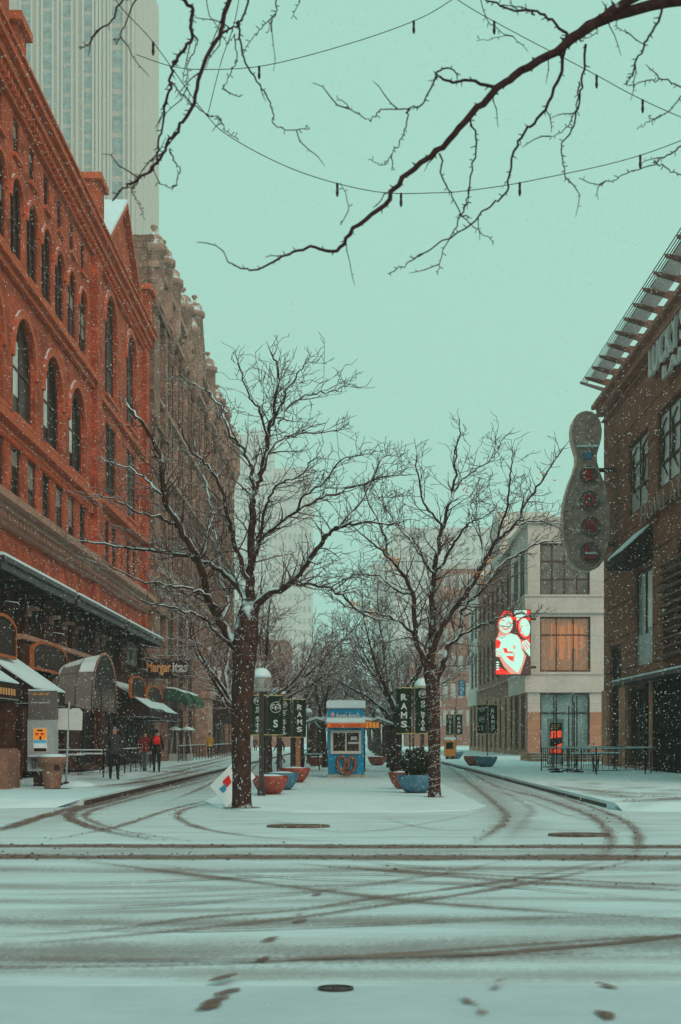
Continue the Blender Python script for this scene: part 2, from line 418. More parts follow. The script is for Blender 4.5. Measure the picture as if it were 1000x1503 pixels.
def ribbon(pix, w, lvl, base=0.0, fade=True):
    P = catmull([G(*p) for p in pix]); z = _z[0]+base; _z[0] += .00022
    b = len(SL.v); L = 0; n = len(P); D = []
    if w > .12 and lvl > 0:
        for i in range(n-1):
            if P[i].y > 34: continue
            d = P[i+1]-P[i]; sd = Vector((-d.y, d.x, 0)); sd = sd.normalized() if sd.length > 1e-6 else sd
            for _ in range(int(d.length*(5 if lvl == 1 else 11)*max(w, .3)*1.6)):
                if abs((P[i].x+d.x*.5)) > .27*P[i].y+1.5: continue
                q = P[i]+d*grg.random()+sd*(w*.5*max(-1.1, min(1.1, grg.gauss(0, .42))))
                lump(q.x, q.y, z+.002, grg.uniform(.010, .036)*(.7+.4*grg.random()))
    for i, p in enumerate(P):
        t = (P[min(i+1, n-1)]-P[max(i-1, 0)]).normalized(); s = Vector((-t.y, t.x, 0))
        a = min(1, 4*i/n, 4*(n-1-i)/n) if fade else 1
        for k, q in enumerate((-1, 0, 1)):
            v = p+s*w*.5*q; v.z = z; SL.uv[len(SL.v)] = ((q+1)/2, a); SL.v.append(v)
    for i in range(n-1):
        for q in (0, 1):
            a = b+i*3+q; SL.f.append([a, a+1, a+4, a+3]); SL.m.append(lvl); SL.sm.append(False)
full = lambda *ys: [(-150+1300*i/(len(ys)-1), y) for i, y in enumerate(ys)]
ribbon(full(1242, 1242, 1242.5, 1243, 1243), 1.1, 2, fade=False)
ribbon(full(1258, 1258, 1258.5, 1259, 1259), 1.35, 2, fade=False)
ribbon(full(1250, 1250, 1250), 2.6, 0, fade=False)
ribbon(full(1272, 1278, 1276, 1270), 1.2, 0, fade=False)
for yy_, ww_ in ((1277, 1.3), (1300, 1.1), (1322, .9), (1352, 1.2), (1408, .9)): ribbon(full(yy_, yy_+3, yy_-3, yy_+2), ww_, 0, fade=False)
ribbon([(110, 1262), (200, 1274), (330, 1290), (500, 1311), (620, 1325), (800, 1338), (1040, 1353)], .42, 1)
ribbon([(110, 1262), (200, 1274), (330, 1290), (500, 1311), (620, 1325), (800, 1338), (1040, 1353)], 1.0, 0)
ribbon([(420, 1266), (540, 1277), (700, 1284), (850, 1293), (1100, 1306)], .45, 1)
ribbon([(480, 1270), (640, 1284), (800, 1297), (1100, 1312)], .8, 1)
ribbon([(-40, 1390), (150, 1377), (400, 1352), (560, 1330), (700, 1310), (850, 1282), (960, 1256)], .38, 1)
ribbon([(-40, 1379), (150, 1366), (300, 1347), (440, 1336), (560, 1318), (700, 1300), (800, 1283), (900, 1262)], .38, 1)
ribbon([(-40, 1347), (200, 1338), (430, 1334), (600, 1322), (760, 1300)], .7, 0)
ribbon([(-40, 1314), (200, 1312), (400, 1303), (560, 1296), (760, 1268)], .5, 0)
ribbon([(-40, 1323), (200, 1319), (420, 1311), (640, 1300)], .4, 0)
ribbon(full(1392, 1397, 1394, 1390, 1380), 1.5, 0, fade=False)
ribbon(full(1400, 1402, 1396, 1390, 1385), 2.6, 0, fade=False)
ribbon(full(1421, 1420, 1414, 1398, 1380, 1368), .20, 1, fade=False)
ribbon(full(1424, 1428, 1430, 1431, 1430), 1.0, 0, fade=False)
ribbon([(640, 1408), (760, 1398), (900, 1386), (1060, 1368)], .22, 2)
ribbon(full(1350, 1357, 1352, 1360), 1.3, 0, fade=False)
ribbon([(330, 1170), (285, 1180), (245, 1190), (210, 1202), (160, 1217), (60, 1236)], .42, 1)
ribbon([(335, 1172), (295, 1182), (268, 1190), (262, 1201), (300, 1217), (380, 1229), (520, 1238)], .42, 1)
ribbon([(344, 1126), (300, 1141), (220, 1161), (150, 1180), (110, 1190), (104, 1202), (150, 1219), (240, 1236)], .40, 2)
ribbon([(344, 1129), (300, 1146), (230, 1164), (170, 1180), (134, 1191), (128, 1202), (180, 1220), (300, 1238)], .40, 1)
ribbon([(344, 1124), (280, 1143), (200, 1163), (118, 1184), (60, 1200), (10, 1216), (-40, 1226)], .55, 2)
ribbon([(344, 1127), (290, 1146), (200, 1170), (120, 1192), (20, 1225)], 1.6, 0)
ribbon([(385, 1112), (372, 1128), (352, 1150), (330, 1170)], .35, 1)
ribbon([(360, 1115), (352, 1128), (300, 1155), (250, 1176)], .35, 1)
ribbon([(640, 1112), (690, 1150), (733, 1185), (742, 1203), (722, 1222), (690, 1242)], .45, 1)
ribbon([(664, 1116), (735, 1160), (778, 1185), (772, 1203), (740, 1240)], .45, 0)
ribbon([(660, 1118), (720, 1150), (790, 1170), (860, 1195), (888, 1215), (897, 1240), (880, 1262)], .45, 1)
ribbon([(700, 1128), (830, 1172), (895, 1195), (930, 1215), (938, 1240), (930, 1258)], .38, 1)
ribbon([(640, 1118), (700, 1155), (740, 1190), (770, 1240)], 2.2, 0)
ribbon([(650, 1115), (760, 1158), (860, 1190), (960, 1232)], 1.8, 0)
ribbon([(650, 1142), (760, 1170), (860, 1203), (1040, 1208)], .35, 0)
ribbon([(390, 1202), (500, 1222), (620, 1210), (720, 1190)], .35, 0)
ribbon([(560, 1200), (640, 1218), (760, 1216), (900, 1226)], .4, 0)
ribbon([(670, 1121), (740, 1143), (830, 1168), (915, 1192)], .22, 1)
ribbon([(340, 1211), (410, 1209), (450, 1208)], .10, 2)
for poly in ([(180, 1155), (250, 1141), (335, 1118)], [(150, 1162), (230, 1152), (310, 1132)], [(230, 1135), (300, 1122), (345, 1110)],
             [(120, 1166), (190, 1158), (230, 1150)], [(800, 1160), (900, 1172), (1030, 1176)], [(850, 1172), (930, 1180), (1030, 1182)],
             [(900, 1188), (960, 1185), (1030, 1180)]):
    ribbon(poly, 1.1, 1, base=.16)
    ribbon([(x+8, y+3) for x, y in poly], .9, 0, base=.16)
def blob(px, py, rx, ry, rot, lvl=2, base=.03):
    c = G(px, py); _z[0] += .00004; z = _z[0]+base; b = len(SL.v); n = 14
    SL.uv[b] = (.5, 1); SL.v.append(Vector((c.x, c.y, z)))
    for k in range(n):
        a = k*2*math.pi/n; u = rx*math.cos(a)*rnd.uniform(.85, 1.15); w_ = ry*math.sin(a)*rnd.uniform(.85, 1.15)
        SL.uv[b+1+k] = (.22, 1); SL.v.append(Vector((c.x+u*math.cos(rot)-w_*math.sin(rot), c.y+u*math.sin(rot)+w_*math.cos(rot), z)))
    for k in range(n): SL.f.append([b, b+1+k, b+1+(k+1) % n]); SL.m.append(lvl); SL.sm.append(False)
for (x, y, l, o) in ((333, 1442, 2, .5), (323, 1446, 2, .5), (334, 1465, 2, .6), (326, 1470, 1, .6), (318, 1477, 2, .5), (312, 1480, 2, .4), (304, 1488, 2, .1), (312, 1486, 2, .1),
                  (400, 1379, 2, .5), (394, 1382, 2, .4), (388, 1409, 2, .2), (386, 1411, 2, 0), (440, 1354, 2, .4), (466, 1314, 2, .3), (441, 1343, 1, .3),
                  (735, 1448, 1, .4), (726, 1459, 1, .2), (690, 1482, 1, -.6), (684, 1478, 1, -.4), (707, 1496, 1, -.2), (890, 1456, 2, -.8), (886, 1499, 2, -.5), (892, 1501, 2, 0)):
    blob(x, y, .045, .125, -.15-.6*o, l, .022 if y > 1440 else -.004)
for (tx, ty, rr_) in ((-2.35, 30.6, .42), (2.14, 36.3, .32), (-2.17, 38.2, .42), (1.8, 39.2, .46), (-1.93, 48.6, .45), (-2.03, 41.6, .42), (6.62, 69.5, .5), (-7.9, 38.6, .34), (-2.34, 37.2, .2)):
    p_ = ((tx/ty)*F+HX, HY+CZ*F/ty); blob(p_[0], p_[1], rr_, rr_, 0, 2, .012 if tx > -5 and tx < 5 else .148)  # slush rings at the trees; contact shade painted round planters and posts
for pts_ in ([(-40, 1300), (200, 1296), (500, 1285), (800, 1290), (1040, 1284)], [(0, 1362), (300, 1368), (700, 1352), (1040, 1340)], [(200, 1268), (420, 1290), (700, 1300), (1040, 1330)], [(-40, 1340), (250, 1330), (480, 1308), (640, 1285), (760, 1262)],
             [(-40, 1408), (300, 1412), (650, 1405), (1040, 1395)], [(500, 1262), (640, 1276), (820, 1282), (1040, 1276)]):
    ribbon(pts_, .26, 1)
for i in range(46):
    x = rnd.uniform(780, 1010); y = rnd.uniform(1150, 1180)
    if G(x, y).y > 31 and G(x, y).x > 6.1: blob(x, y, rnd.uniform(.2, .8), rnd.uniform(.1, .35), rnd.uniform(-.3, .3), rnd.choice((0, 1, 1)), .158)
for i in range(46):
    x = rnd.uniform(120, 330); y = rnd.uniform(1120, 1162)
    if G(x, y).x < -6.4 and G(x, y).x > -10: blob(x, y, rnd.uniform(.2, .8), rnd.uniform(.3, 1.5), rnd.uniform(-.3, .3), rnd.choice((0, 1, 1)), .158)
for i in range(10):
    x = rnd.uniform(60, 640); y = 1225+rnd.random()*120
    ribbon([(x-6, y), (x, y), (x+6, y)], .14, 1, base=.001)
tag(SL.build('slush', ['slush_faint', 'slush_mid', 'slush_strong'], keep=True), kind='stuff')

tag(GR.build('slush_grit', 'grit', keep=True), kind='stuff')
# iron covers
def cover(px, py, rx, ry, label, name='manhole_cover'):
    c = G(px, py); mb = MB(); n = 28
    z = .034 if py > 1440 else .026
    prof = [(1.0, z-.03), (1.0, z+.012), (.86, z+.014), (.84, z+.004), (.2, z+.004), (.18, z+.012)]
    for r, zz in prof: pass
    vs = []; fs = []
    for r, zz in prof:
        for k2 in range(n): a = k2*2*math.pi/n; vs.append((c.x+rx*r*math.cos(a), c.y+ry*r*math.sin(a), zz))
    for i in range(len(prof)-1):
        for k2 in range(n): fs.append((i*n+k2, i*n+(k2+1) % n, (i+1)*n+(k2+1) % n, (i+1)*n+k2))
    fs.append(tuple((len(prof)-1)*n+k2 for k2 in range(n)))
    mb.add(vs, fs, 0)
    tag(mb.build(name, 'steel_dark' if py > 1440 else 'manhole_iron'), label, 'manhole cover')
cover(493, 1460, .105, .085, 'small dark round iron cover in the white snow at the very front')
cover(438, 1214, .54, .33, 'wide round brown manhole cover in the snow before the left tree')
cover(850, 1227, .48, .30, 'dark brown manhole cover at the right crossed by tyre tracks')

# ------------------------------------------------------------------ red brick building (left)
LX = -11.9
ML = plane_x(LX, 1)
BR = thing('brick_building', (LX-8, 59, 0), 'red brick building with tall arched windows on the left of the street', 'building')
holes = []; wins = []
cols = [38+2.5*i for i in range(11)]
cols = [c for c in cols]
def hole(shape, nu, nv, pane=None, **kw): holes.append(shape); wins.append((shape, nu, nv, pane, kw))
for c in cols:
    hole(rect(c-.45, c+.45, 22.2, 23.5), 1, 2)
    hole(arch(c-.88, c+.88, 18.45, 21.4), 2, 2)
    hole(rect(c-.68, c+.68, 9.75, 11.85), 1, 2)
bigc = [41.75, 46.75, 51.75, 56.75, 61.75]
for i, c in enumerate(bigc): hole(arch(c-1.75, c+1.75, 13.0, 16.75, 16), 2, 2, None, big=1)
for c in (70.4, 77.0):
    hole(arch(c-1.7, c+1.7, 18.3, 23.4, 16), 2, 3, None, big=1)
    hole(rect(c-1.5, c+1.5, 13.4, 17.0), 2, 2)
    for s in (-1, 1): hole(rect(c+s*1.0-.6, c+s*1.0+.6, 9.75, 12.2), 1, 2)
# upper shop storey
edges = [36.6, 39.6, 43.0, 46.2, 49.4, 52.4, 55.1, 57.6, 59.9, 62.2, 66.4, 68.9, 72.9, 75.2, 79.4]
up = [(37.0, 38.8), (40, 42.4), (43.2, 45.6), (46.4, 48.6), (49.6, 51.2), (52.0, 54.4), (56.5, 57.6), (59.0, 60.0), (61.4, 64.8), (68.2, 72.6), (74.9, 79.8)]
for a, b in up: hole(rect(a, b, 5.05, 6.9), 2, 1, 'glass_dark')
gr = [(37.4, 39.6), (41.2, 45.4), (47, 50.6), (52.8, 57.4), (59.2, 63.8), (67.6, 72.4), (74.8, 79.6)]
for a, b in gr: hole(rect(a, b, .35, 3.4), 3, 1, 'glass_dark')
mb = MB()
LOWZ = 7.6
low_h = [h for h in holes if max(v for _, v in h) < LOWZ]; up_h = [h for h in holes if max(v for _, v in h) >= LOWZ]
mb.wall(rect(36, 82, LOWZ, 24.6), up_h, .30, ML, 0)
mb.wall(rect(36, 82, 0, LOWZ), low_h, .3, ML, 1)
mb.add([(LX, 36, 0), (LX-22, 36, 0), (LX-22, 36, 24.6), (LX, 36, 24.6)], [(0, 1, 2, 3)], 0)
mb.add([(LX, 82, 0), (LX-22, 82, 0), (LX-22, 82, 24.6), (LX, 82, 24.6)], [(0, 1, 2, 3)], 0)
mb.add([(LX-22, 36, 0), (LX-22, 82, 0), (LX-22, 82, 24.6), (LX-22, 36, 24.6)], [(0, 1, 2, 3)], 0)
mb.build('wall', ['brick_red', 'brick_dark'], BR)
MB().box(LX-22.2, LX-.02, 35.8, 82.1, 24.6, 24.9).build('roof', 'snow', BR)
for i, (sh, nu, nv, pane, kw) in enumerate(wins):
    p = pane or ('glass_mid' if rnd.random() < .25 else 'glass_dark')
    f = window(BR, ML, sh, .24 if kw.get('big') else .13, nu, nv, p, fw=.12 if kw.get('big') else .09)
    if rnd.random() < .4 and not (kw.get('big') and sh[0][1] == 13.0):
        u0, u1, v0, v1 = sh[0][0], sh[1][0], sh[0][1], max(v for _, v in sh); r_ = (u1-u0)/2 if len(sh) > 4 else .1
        vt = v1-r_; vb = v0+(vt-v0)*rnd.uniform(.25, .8); dp = -.24 if kw.get('big') else -.13
        MB().box(u0+.1, u1-.1, vb, vt, dp+.004, dp+.02, M=ML).build('blind', 'blind', f)
    if kw.get('big') and sh[0][1] == 13.0:      # pale blind in the near half of the big arches
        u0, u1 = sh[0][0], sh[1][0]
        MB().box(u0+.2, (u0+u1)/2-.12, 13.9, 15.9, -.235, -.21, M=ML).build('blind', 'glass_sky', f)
# archivolt rings + sills + ledges
tr = MB()
for sh in [w[0] for w in wins if len(w[0]) > 4]:
    u0, u1 = sh[0][0], sh[1][0]; r = (u1-u0)/2; c = (u0+u1)/2; top = max(v for _, v in sh)
    n = 14; rr = r+(.32 if r > 1.5 else .16)
    ring = [(c+(r+.01)*math.cos(a*math.pi/n), top-r+(r+.01)*math.sin(a*math.pi/n)) for a in range(n+1)]+[(c+rr*math.cos(a*math.pi/n), top-r+rr*math.sin(a*math.pi/n)) for a in range(n, -1, -1)]
    tr.prism(ring, -.02, .09, ML)
    tr.box(u0-.12, u1+.12, sh[0][1]-.16, sh[0][1], .0, .16, M=ML)
for sh in [w[0] for w in wins if len(w[0]) == 4 and w[0][0][1] > 8]:
    tr.box(sh[0][0]-.1, sh[1][0]+.1, sh[0][1]-.14, sh[0][1], .0, .12, M=ML)
tr.build_each('arch_trim', 'brick_trim', BR)
lg = MB()
lg.box(36, 65.1, 17.85, 18.12, 0, .34, M=ML); lg.box(36, 65.1, 17.6, 17.85, 0, .18, M=ML)
lg.box(36, 65.1, 12.3, 12.62, 0, .36, M=ML); lg.box(36, 65.1, 12.05, 12.3, 0, .15, M=ML)
lg.box(66.5, 81.7, 12.6, 12.9, 0, .34, M=ML); lg.box(66.5, 81.7, 17.55, 17.8, 0, .2, M=ML)
y = 36.2
while y < 65: lg.box(y, y+.16, 11.85, 12.05, 0, .13, M=ML); y += .36
lg.build('ledge', 'brick_trim', BR)
co = MB(); co.box(36, 81.95, 9.35, 9.62, 0, .75, M=ML); co.box(36, 81.95, 9.12, 9.35, 0, .5, M=ML); co.box(36, 81.95, 8.75, 8.9, 0, .22, M=ML)
y = 36.1
while y < 81.6: co.box(y, y+.26, 8.9, 9.12, 0, .42, M=ML); y += .55
co.build('belt_cornice', 'cornice_grey', BR)
co = MB(); co.box(35.4, 82.3, 24.55, 24.85, -.5, .62, M=ML); co.box(35.6, 82.2, 24.2, 24.55, 0, .42, M=ML); co.box(35.7, 82, 23.72, 23.9, 0, .16, M=ML)
co.box(35.3, 82.4, 24.85, 24.97, -.5, .72, M=ML)
y = 36
while y < 82: co.box(y, y+.22, 23.9, 24.2, 0, .32, M=ML); y += .48
co.build('roof_cornice', 'brick_trim', BR)
pl = MB()
for a, b in ((65.15, 66.35), (80.9, 81.95), (36, 36.6)):
    pl.box(a, b, 9.65, 23.7, 0, .28, M=ML)
    pl.box(a-.08, b+.08, 7.0, 8.7, 0, .2, M=ML)
for sh in [w[0] for w in wins if w[0][0][1] == 13.0]:      # engaged columns between big arches
    pass
pl.build_each('pilaster', 'brick_red', BR)
# gable and roof piers
def gable(y0, y1, z0, apex, name='gable'):
    c = (y0+y1)/2
    g = MB(); g.prism([(y0, z0), (y1, z0), (c, apex)], -.9, -.05, ML, 0); o = g.build(name, 'brick_red', BR)
    s = MB()
    for a, b in (((y0-.3, z0), (c, apex+.28)), ((y1+.3, z0), (c, apex+.28))):
        d = .3
        s.prism([(a[0], a[1]), (b[0], b[1]), (b[0], b[1]+d), (a[0], a[1]+d)], -1.3, .25, ML, 0)
    s.build('coping', 'brick_trim', o)
    sn = MB()
    for a, b in (((y0-.3, z0+.3), (c, apex+.58)), ((y1+.3, z0+.3), (c, apex+.58))):
        sn.prism([(a[0], a[1]+.004), (b[0], b[1]+.004), (b[0], b[1]+.14), (a[0], a[1]+.14)], -1.28, .23, ML, 0)
    sn.build('snow_cover', 'snow', o)
gable(68.2, 80.2, 24.98, 29.0)
for a, b, z, pr in ((66.2, 67.9, 27.6, .1), (80.5, 81.9, 27.0, .45), (46.6, 48.6, 28.2, .2), (50.2, 51.6, 26.9, .1)):
    q = MB(); q.box(a, b, 24.98, z, -1.5, pr, M=ML); o = q.build('roof_pier', 'brick_red', BR)
    q = MB(); q.box(a-.2, b+.2, z, z+.3, -1.7, pr+.2, M=ML); q.build('pier_cap', 'brick_trim', o)
rl = MB()
for i in range(12): rl.tube([ML(57.2+.75*i, 24.98, .1), ML(57.2+.75*i, 26.25, .1)], .03, 4)
for z in (25.6, 26.2): rl.tube([ML(57.2, z, .1), ML(65.5, z, .1)], .03, 4)
rl.build('roof_railing', 'iron', BR)
# steel canopies over the upper shop storey
for a, b in ((37, 42.8), (43.4, 54.9), (55.5, 67.2), (67.9, 80.4)):
    q = MB(); q.box(a, b, 6.98, 7.14, .05, 1.32, M=ML); q.box(a, b, 6.74, 6.98, 1.12, 1.22, M=ML)
    y = a+.4
    while y < b: q.box(y, y+.12, 6.70, 6.98, 0, 1.1, M=ML); y += 2.4
    o = q.build('canopy', 'steel_dark', BR)
    q = MB(); q.prism([(.06, 7.144), (1.31, 7.144), (1.28, 7.24), (.08, 7.32)], a+.02, b-.02, lambda u, v, d: Vector((LX+u, d, v)))
    q.build('snow_cover', 'snow', o)
br = MB()
for y in (51.8, 55.6, 58.4, 60.7, 65.6, 67.4, 73.6, 74.4, 80.6):
    br.box(y-.22, y+.22, 6.2, 6.32, 0, .5, M=ML); br.box(y-.22, y+.22, 6.0, 6.2, 0, .22, M=ML)
br.build_each('bracket', 'stone_trim', BR, 2)
# piers of the shop storeys, slightly proud
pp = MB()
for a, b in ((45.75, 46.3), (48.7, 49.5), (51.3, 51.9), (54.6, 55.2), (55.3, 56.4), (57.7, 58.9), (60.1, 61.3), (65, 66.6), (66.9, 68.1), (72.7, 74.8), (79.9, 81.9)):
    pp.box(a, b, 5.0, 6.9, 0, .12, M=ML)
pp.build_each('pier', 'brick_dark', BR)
# street-level brick front with a coping
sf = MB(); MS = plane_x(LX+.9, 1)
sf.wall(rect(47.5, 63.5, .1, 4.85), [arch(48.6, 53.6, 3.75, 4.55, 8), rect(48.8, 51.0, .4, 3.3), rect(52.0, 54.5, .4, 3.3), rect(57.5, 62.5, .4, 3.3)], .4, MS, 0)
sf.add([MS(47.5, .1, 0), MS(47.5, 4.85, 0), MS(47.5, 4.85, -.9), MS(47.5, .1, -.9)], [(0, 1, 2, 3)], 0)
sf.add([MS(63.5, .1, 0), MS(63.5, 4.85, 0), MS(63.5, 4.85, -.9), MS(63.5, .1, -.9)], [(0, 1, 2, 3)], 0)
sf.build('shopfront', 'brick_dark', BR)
q = MB(); q.box(47.3, 63.7, 4.85, 5.02, -.9, .14, M=MS); q.build('coping', 'cornice_grey', BR)
for sh in (arch(48.6, 53.6, 3.75, 4.55, 8), rect(48.8, 51.0, .4, 3.3), rect(52.0, 54.5, .4, 3.3), rect(57.5, 62.5, .4, 3.3)):
    if len(sh) > 4: sh = [(a, max(b, 3.75)) for a, b in sh]
    window(BR, MS, sh, .3, 2, 1, 'glass_dark')
def arch_low(u0, u1, v0, v1, rise, n=8):
    c = (u0+u1)/2; w = (u1-u0)/2
    return [(u0, v0), (u1, v0)]+[(c+w*math.cos(a*math.pi/n), v1-rise+rise*math.sin(a*math.pi/n)) for a in range(n+1)]
def arched_sign(u0, u1, v0, v1, X, label):
    Mx = plane_x(X, 1); t = thing('arched_sign', (X, (u0+u1)/2, v0), label, 'sign', 'dark arched signs with orange frames')
    out = arch_low(u0, u1, v0, v1, .4); inn = arch_low(u0+.12, u1-.12, v0+.09, v1-.10, .37)
    b = MB(); b.prism(inn, -.04, .03, Mx); b.build('panel', 'sign_dark', t)
    f = MB(); n = len(out)
    A = [Mx(u, v, .08) for u, v in out]+[Mx(u, v, .08) for u, v in inn]+[Mx(u, v, -.06) for u, v in out]
    f.add(A, [(i, (i+1) % n, n+(i+1) % n, n+i) for i in range(n)]+[(i, (i+1) % n, 2*n+(i+1) % n, 2*n+i) for i in range(n)])
    f.build('frame', 'arch_orange', t)
    l = MB(); l.tube([Mx((u0+u1)/2, v1+.02, -.05), Mx((u0+u1)/2, v1+.35, .15), Mx((u0+u1)/2, v1+.3, .5), Mx((u0+u1)/2, v1+.12, .6)], .025, 5)
    l.build('lamp_arm', 'steel_snowy', t)
arched_sign(48.4, 54.2, 3.9, 5.0, LX+1.0, 'large dark arched sign panel with an orange frame above the long white awning')
arched_sign(69.4, 74.2, 3.55, 4.7, LX+1.1, 'dark arched sign with orange frame just right of the grey shell awning')
arched_sign(75.0, 80.6, 3.3, 4.45, LX+1.1, 'dark arched sign with orange frame nearest the margaritas sign')
arched_sign(40.5, 43.9, 3.95, 5.25, LX+1.5, 'dark arched sign cut by the left edge of the picture')
# awnings
def awning(y0, y1, Xw, zw, Xf, zf, label, text=None):
    t = thing('awning', (Xw, (y0+y1)/2, zf-.4), label, 'awning', 'snow covered awnings of the brick building')
    b = MB(); P = lambda u, v, d: Vector((u, d, v))
    b.prism([(Xw, zw), (Xf, zf), (Xf, zf-.06), (Xw, zw-.1)], y0, y1, P)
    b.box(Xf-.05, Xf, y0, y1, zf-.42, zf-.06)
    for yy in (y0, y1-.04): b.prism([(Xw, zw-.1), (Xf-.05, zf-.06), (Xf-.05, zf-.4), (Xw, zf-.4)], yy, yy+.04, P)
    b.build('canvas', 'awning_canvas', t)
    s = MB(); s.prism([(Xw, zw+.006), (Xf+.02, zf+.006), (Xf+.02, zf+.05), (Xf-.1, zf+.12), (Xw, zw+.1)], y0+.02, y1-.02, P); s.build('snow_cover', 'snow', t)
    r = MB(); r.tube([(Xw, y0, zf-.45), (Xf, y0, zf-.45), (Xf, y1, zf-.45), (Xw, y1, zf-.45)], .025, 5); r.build('frame', 'steel_snowy', t)
    if text:
        x = MB(); 
        for i in range(7): x.box(Xf+.003, Xf+.012, y0+.5+i*.3, y0+.68+i*.3, zf-.33, zf-.15)
        x.build('lettering', 'text_gold', t)
    return t
awning(41.2, 45.7, LX, 4.8, -9.2, 2.98, 'long steep snow covered awning above the phone kiosk')
awning(36.4, 39.3, LX+.3, 4.6, -9.2, 3.02, 'snow covered awning with dark valance at the left edge of the picture', True)
awning(70.6, 75.5, LX, 4.35, -10.0, 3.05, 'snow covered awning above the person in the slate jacket, nearer of the pair')
awning(76.6, 81.7, LX, 4.25, -10.0, 2.95, 'snow covered awning directly beneath the margaritas sign, farther of the pair')
# clam-shell canopy
t = thing('shell_canopy', (LX, 54.8, 2.3), 'grey shell shaped canopy with a string of bulbs round its arched rim', 'awning')
arcs = []
for k, (X, rh, zt, zb) in enumerate(((-9.5, 2.7, 4.75, 2.55), (-10.1, 2.75, 4.62, 2.7), (-10.75, 2.75, 4.4, 2.9), (-11.4, 2.65, 4.1, 3.05), (LX+.02, 2.4, 3.75, 3.1))):
    n = 10; arcs.append([Vector((X, 54.8-rh*math.cos(a*math.pi/n), zb+(zt-zb)*math.sin(a*math.pi/n)**.8)) for a in range(n+1)])
b = MB()
for i in range(4):
    n = 11; b.add(arcs[i]+arcs[i+1], [(j, j+1, n+j+1, n+j) for j in range(n-1)], 0)
b.build('shell', 'awning_shell', t)
rb = MB()
for a in arcs: rb.tube(a, .035, 5)
for j in range(0, 11, 2): rb.tube([a[j] for a in arcs], .025, 5)
rb.build('rib', 'steel_grey', t)
sn = MB()
for i in range(4):
    js = range(3, 6) if i % 2 else range(2, 6)
    for j in js:
        q = [arcs[i][j], arcs[i][j+1], arcs[i+1][j+1], arcs[i+1][j]]; c = sum(q, Vector())/4
        q = [c+(p-c)*.9+Vector((0, 0, .05)) for p in q]; sn.add(q+[p-Vector((0, 0, .06)) for p in q], [(0, 1, 2, 3), (0, 1, 5, 4), (1, 2, 6, 5), (2, 3, 7, 6), (3, 0, 4, 7)])
sn.build('snow_cover', 'snow', t)
bl = MB()
for i in range(46):
    a = i/45*math.pi; p = Vector((-9.46, 54.8-2.76*math.cos(a), 2.55+2.24*math.sin(a)**.8))
    bl.lathe(p.x, p.y, [(.0, p.z-.05), (.045, p.z), (.0, p.z+.05)], 6, cap0=False, cap1=False)
bl.build('bulb_string', 'cornice_grey', t)
# near corner pier on a stone base
t = thing('brick_pier', (-10.1, 39, 0), 'dark brick pier on a brown stone base at the left edge', 'pier')
MB().box(-10.9, -9.35, 38.4, 39.6, 1.25, 2.6).build('shaft', 'brick_dark', t)
q = MB(); q.box(-11.0, -9.25, 38.3, 39.7, .1, 1.2); q.box(-10.95, -9.3, 38.35, 39.65, 1.2, 1.25); q.build('base', 'planter_concrete', t)

# margaritas sign
t = thing('hanging_sign', (-10.4, 80, 4.9), 'dark hanging sign lettered Margaritas in orange and white', 'sign')
MY = plane_y(80)
q = MB(); q.box(-11.6, -9.05, 4.95, 5.98, -.1, .06, M=MY); q.build('board', 'sign_dark', t)
q = MB()
for a, b, c, d in ((-11.6, -9.05, 5.94, 6.02), (-11.6, -9.05, 4.91, 4.99), (-11.64, -11.56, 4.93, 6.0), (-9.09, -9.01, 4.93, 6.0)): q.box(a, b, c, d, -.12, .09, M=MY)
q.tube([(-11.9, 80, 6.2), (-9.3, 80, 6.2)], .03, 6)
for x in (-11.3, -9.5): q.tube([(x, 80, 6.2), (x, 80, 5.98)], .02, 5)
q.build('frame', 'steel_snowy', t)
text_mesh('Margar', -11.5, -10.12, 5.1, 5.86, .07, MY, .03, bold=.03).build('lettering', 'text_gold', t)
text_mesh('itas', -10.04, -9.15, 5.26, 5.84, .07, MY, .03, bold=.03).build('lettering', 'letter_pale', t)

# ------------------------------------------------------------------ grey stone building beyond
KX = -11.75; MK = plane_x(KX, 1)
KB = thing('stone_building', (KX-12, 110, 0), 'tall grey brown stone building with turrets along its roofline beyond the brick one', 'building')
holes = []; lst = []
y0 = 89.6
for k in range(9):
    c = y0+2.8+5.5*k
    for sh, nu, nv in ((rect(c-1.8, c+1.8, 4.6, 10.2), 2, 2), (arch(c-1.75, c-.35, 12.6, 17.4), 1, 3), (arch(c+.35, c+1.75, 12.6, 17.4), 1, 3),
                       (rect(c-1.7, c-.4, 18.6, 21.3), 1, 2), (rect(c+.4, c+1.7, 18.6, 21.3), 1, 2),
                       (arch(c-1.7, c-.4, 22.6, 26.4), 1, 2), (arch(c+.4, c+1.7, 22.6, 26.4), 1, 2), (rect(c-1.8, c+1.8, .4, 3.6), 2, 1)):
        holes.append(sh); lst.append((sh, nu, nv))
holes.append(arch(85.3, 87.0, 20.6, 26.0)); lst.append((arch(85.3, 87.0, 20.6, 26.0), 1, 3))
holes.append(rect(85.4, 86.9, 13.4, 17)); lst.append((rect(85.4, 86.9, 13.4, 17), 1, 2))
q = MB(); q.wall(rect(82.3, 140, 0, 29.2), holes, .2, MK)
q.add([(KX, 82.3, 0), (KX-30, 82.3, 0), (KX-30, 82.3, 30.6), (KX, 82.3, 30.6), (KX, 82.3, 29.2)], [(0, 1, 2, 3, 4)])
q.add([(KX, 140, 0), (KX-30, 140, 0), (KX-30, 140, 29.2), (KX, 140, 29.2)], [(0, 1, 2, 3)])
q.box(KX-30, KX-.5, 82.32, 139.9, 29.2, 29.4)
q.build('wall', 'stone_brown', KB)
for sh, nu, nv in lst: window(KB, MK, sh, .11, nu, nv, 'glass_mid' if rnd.random() < .35 else 'glass_dark')
q = MB()
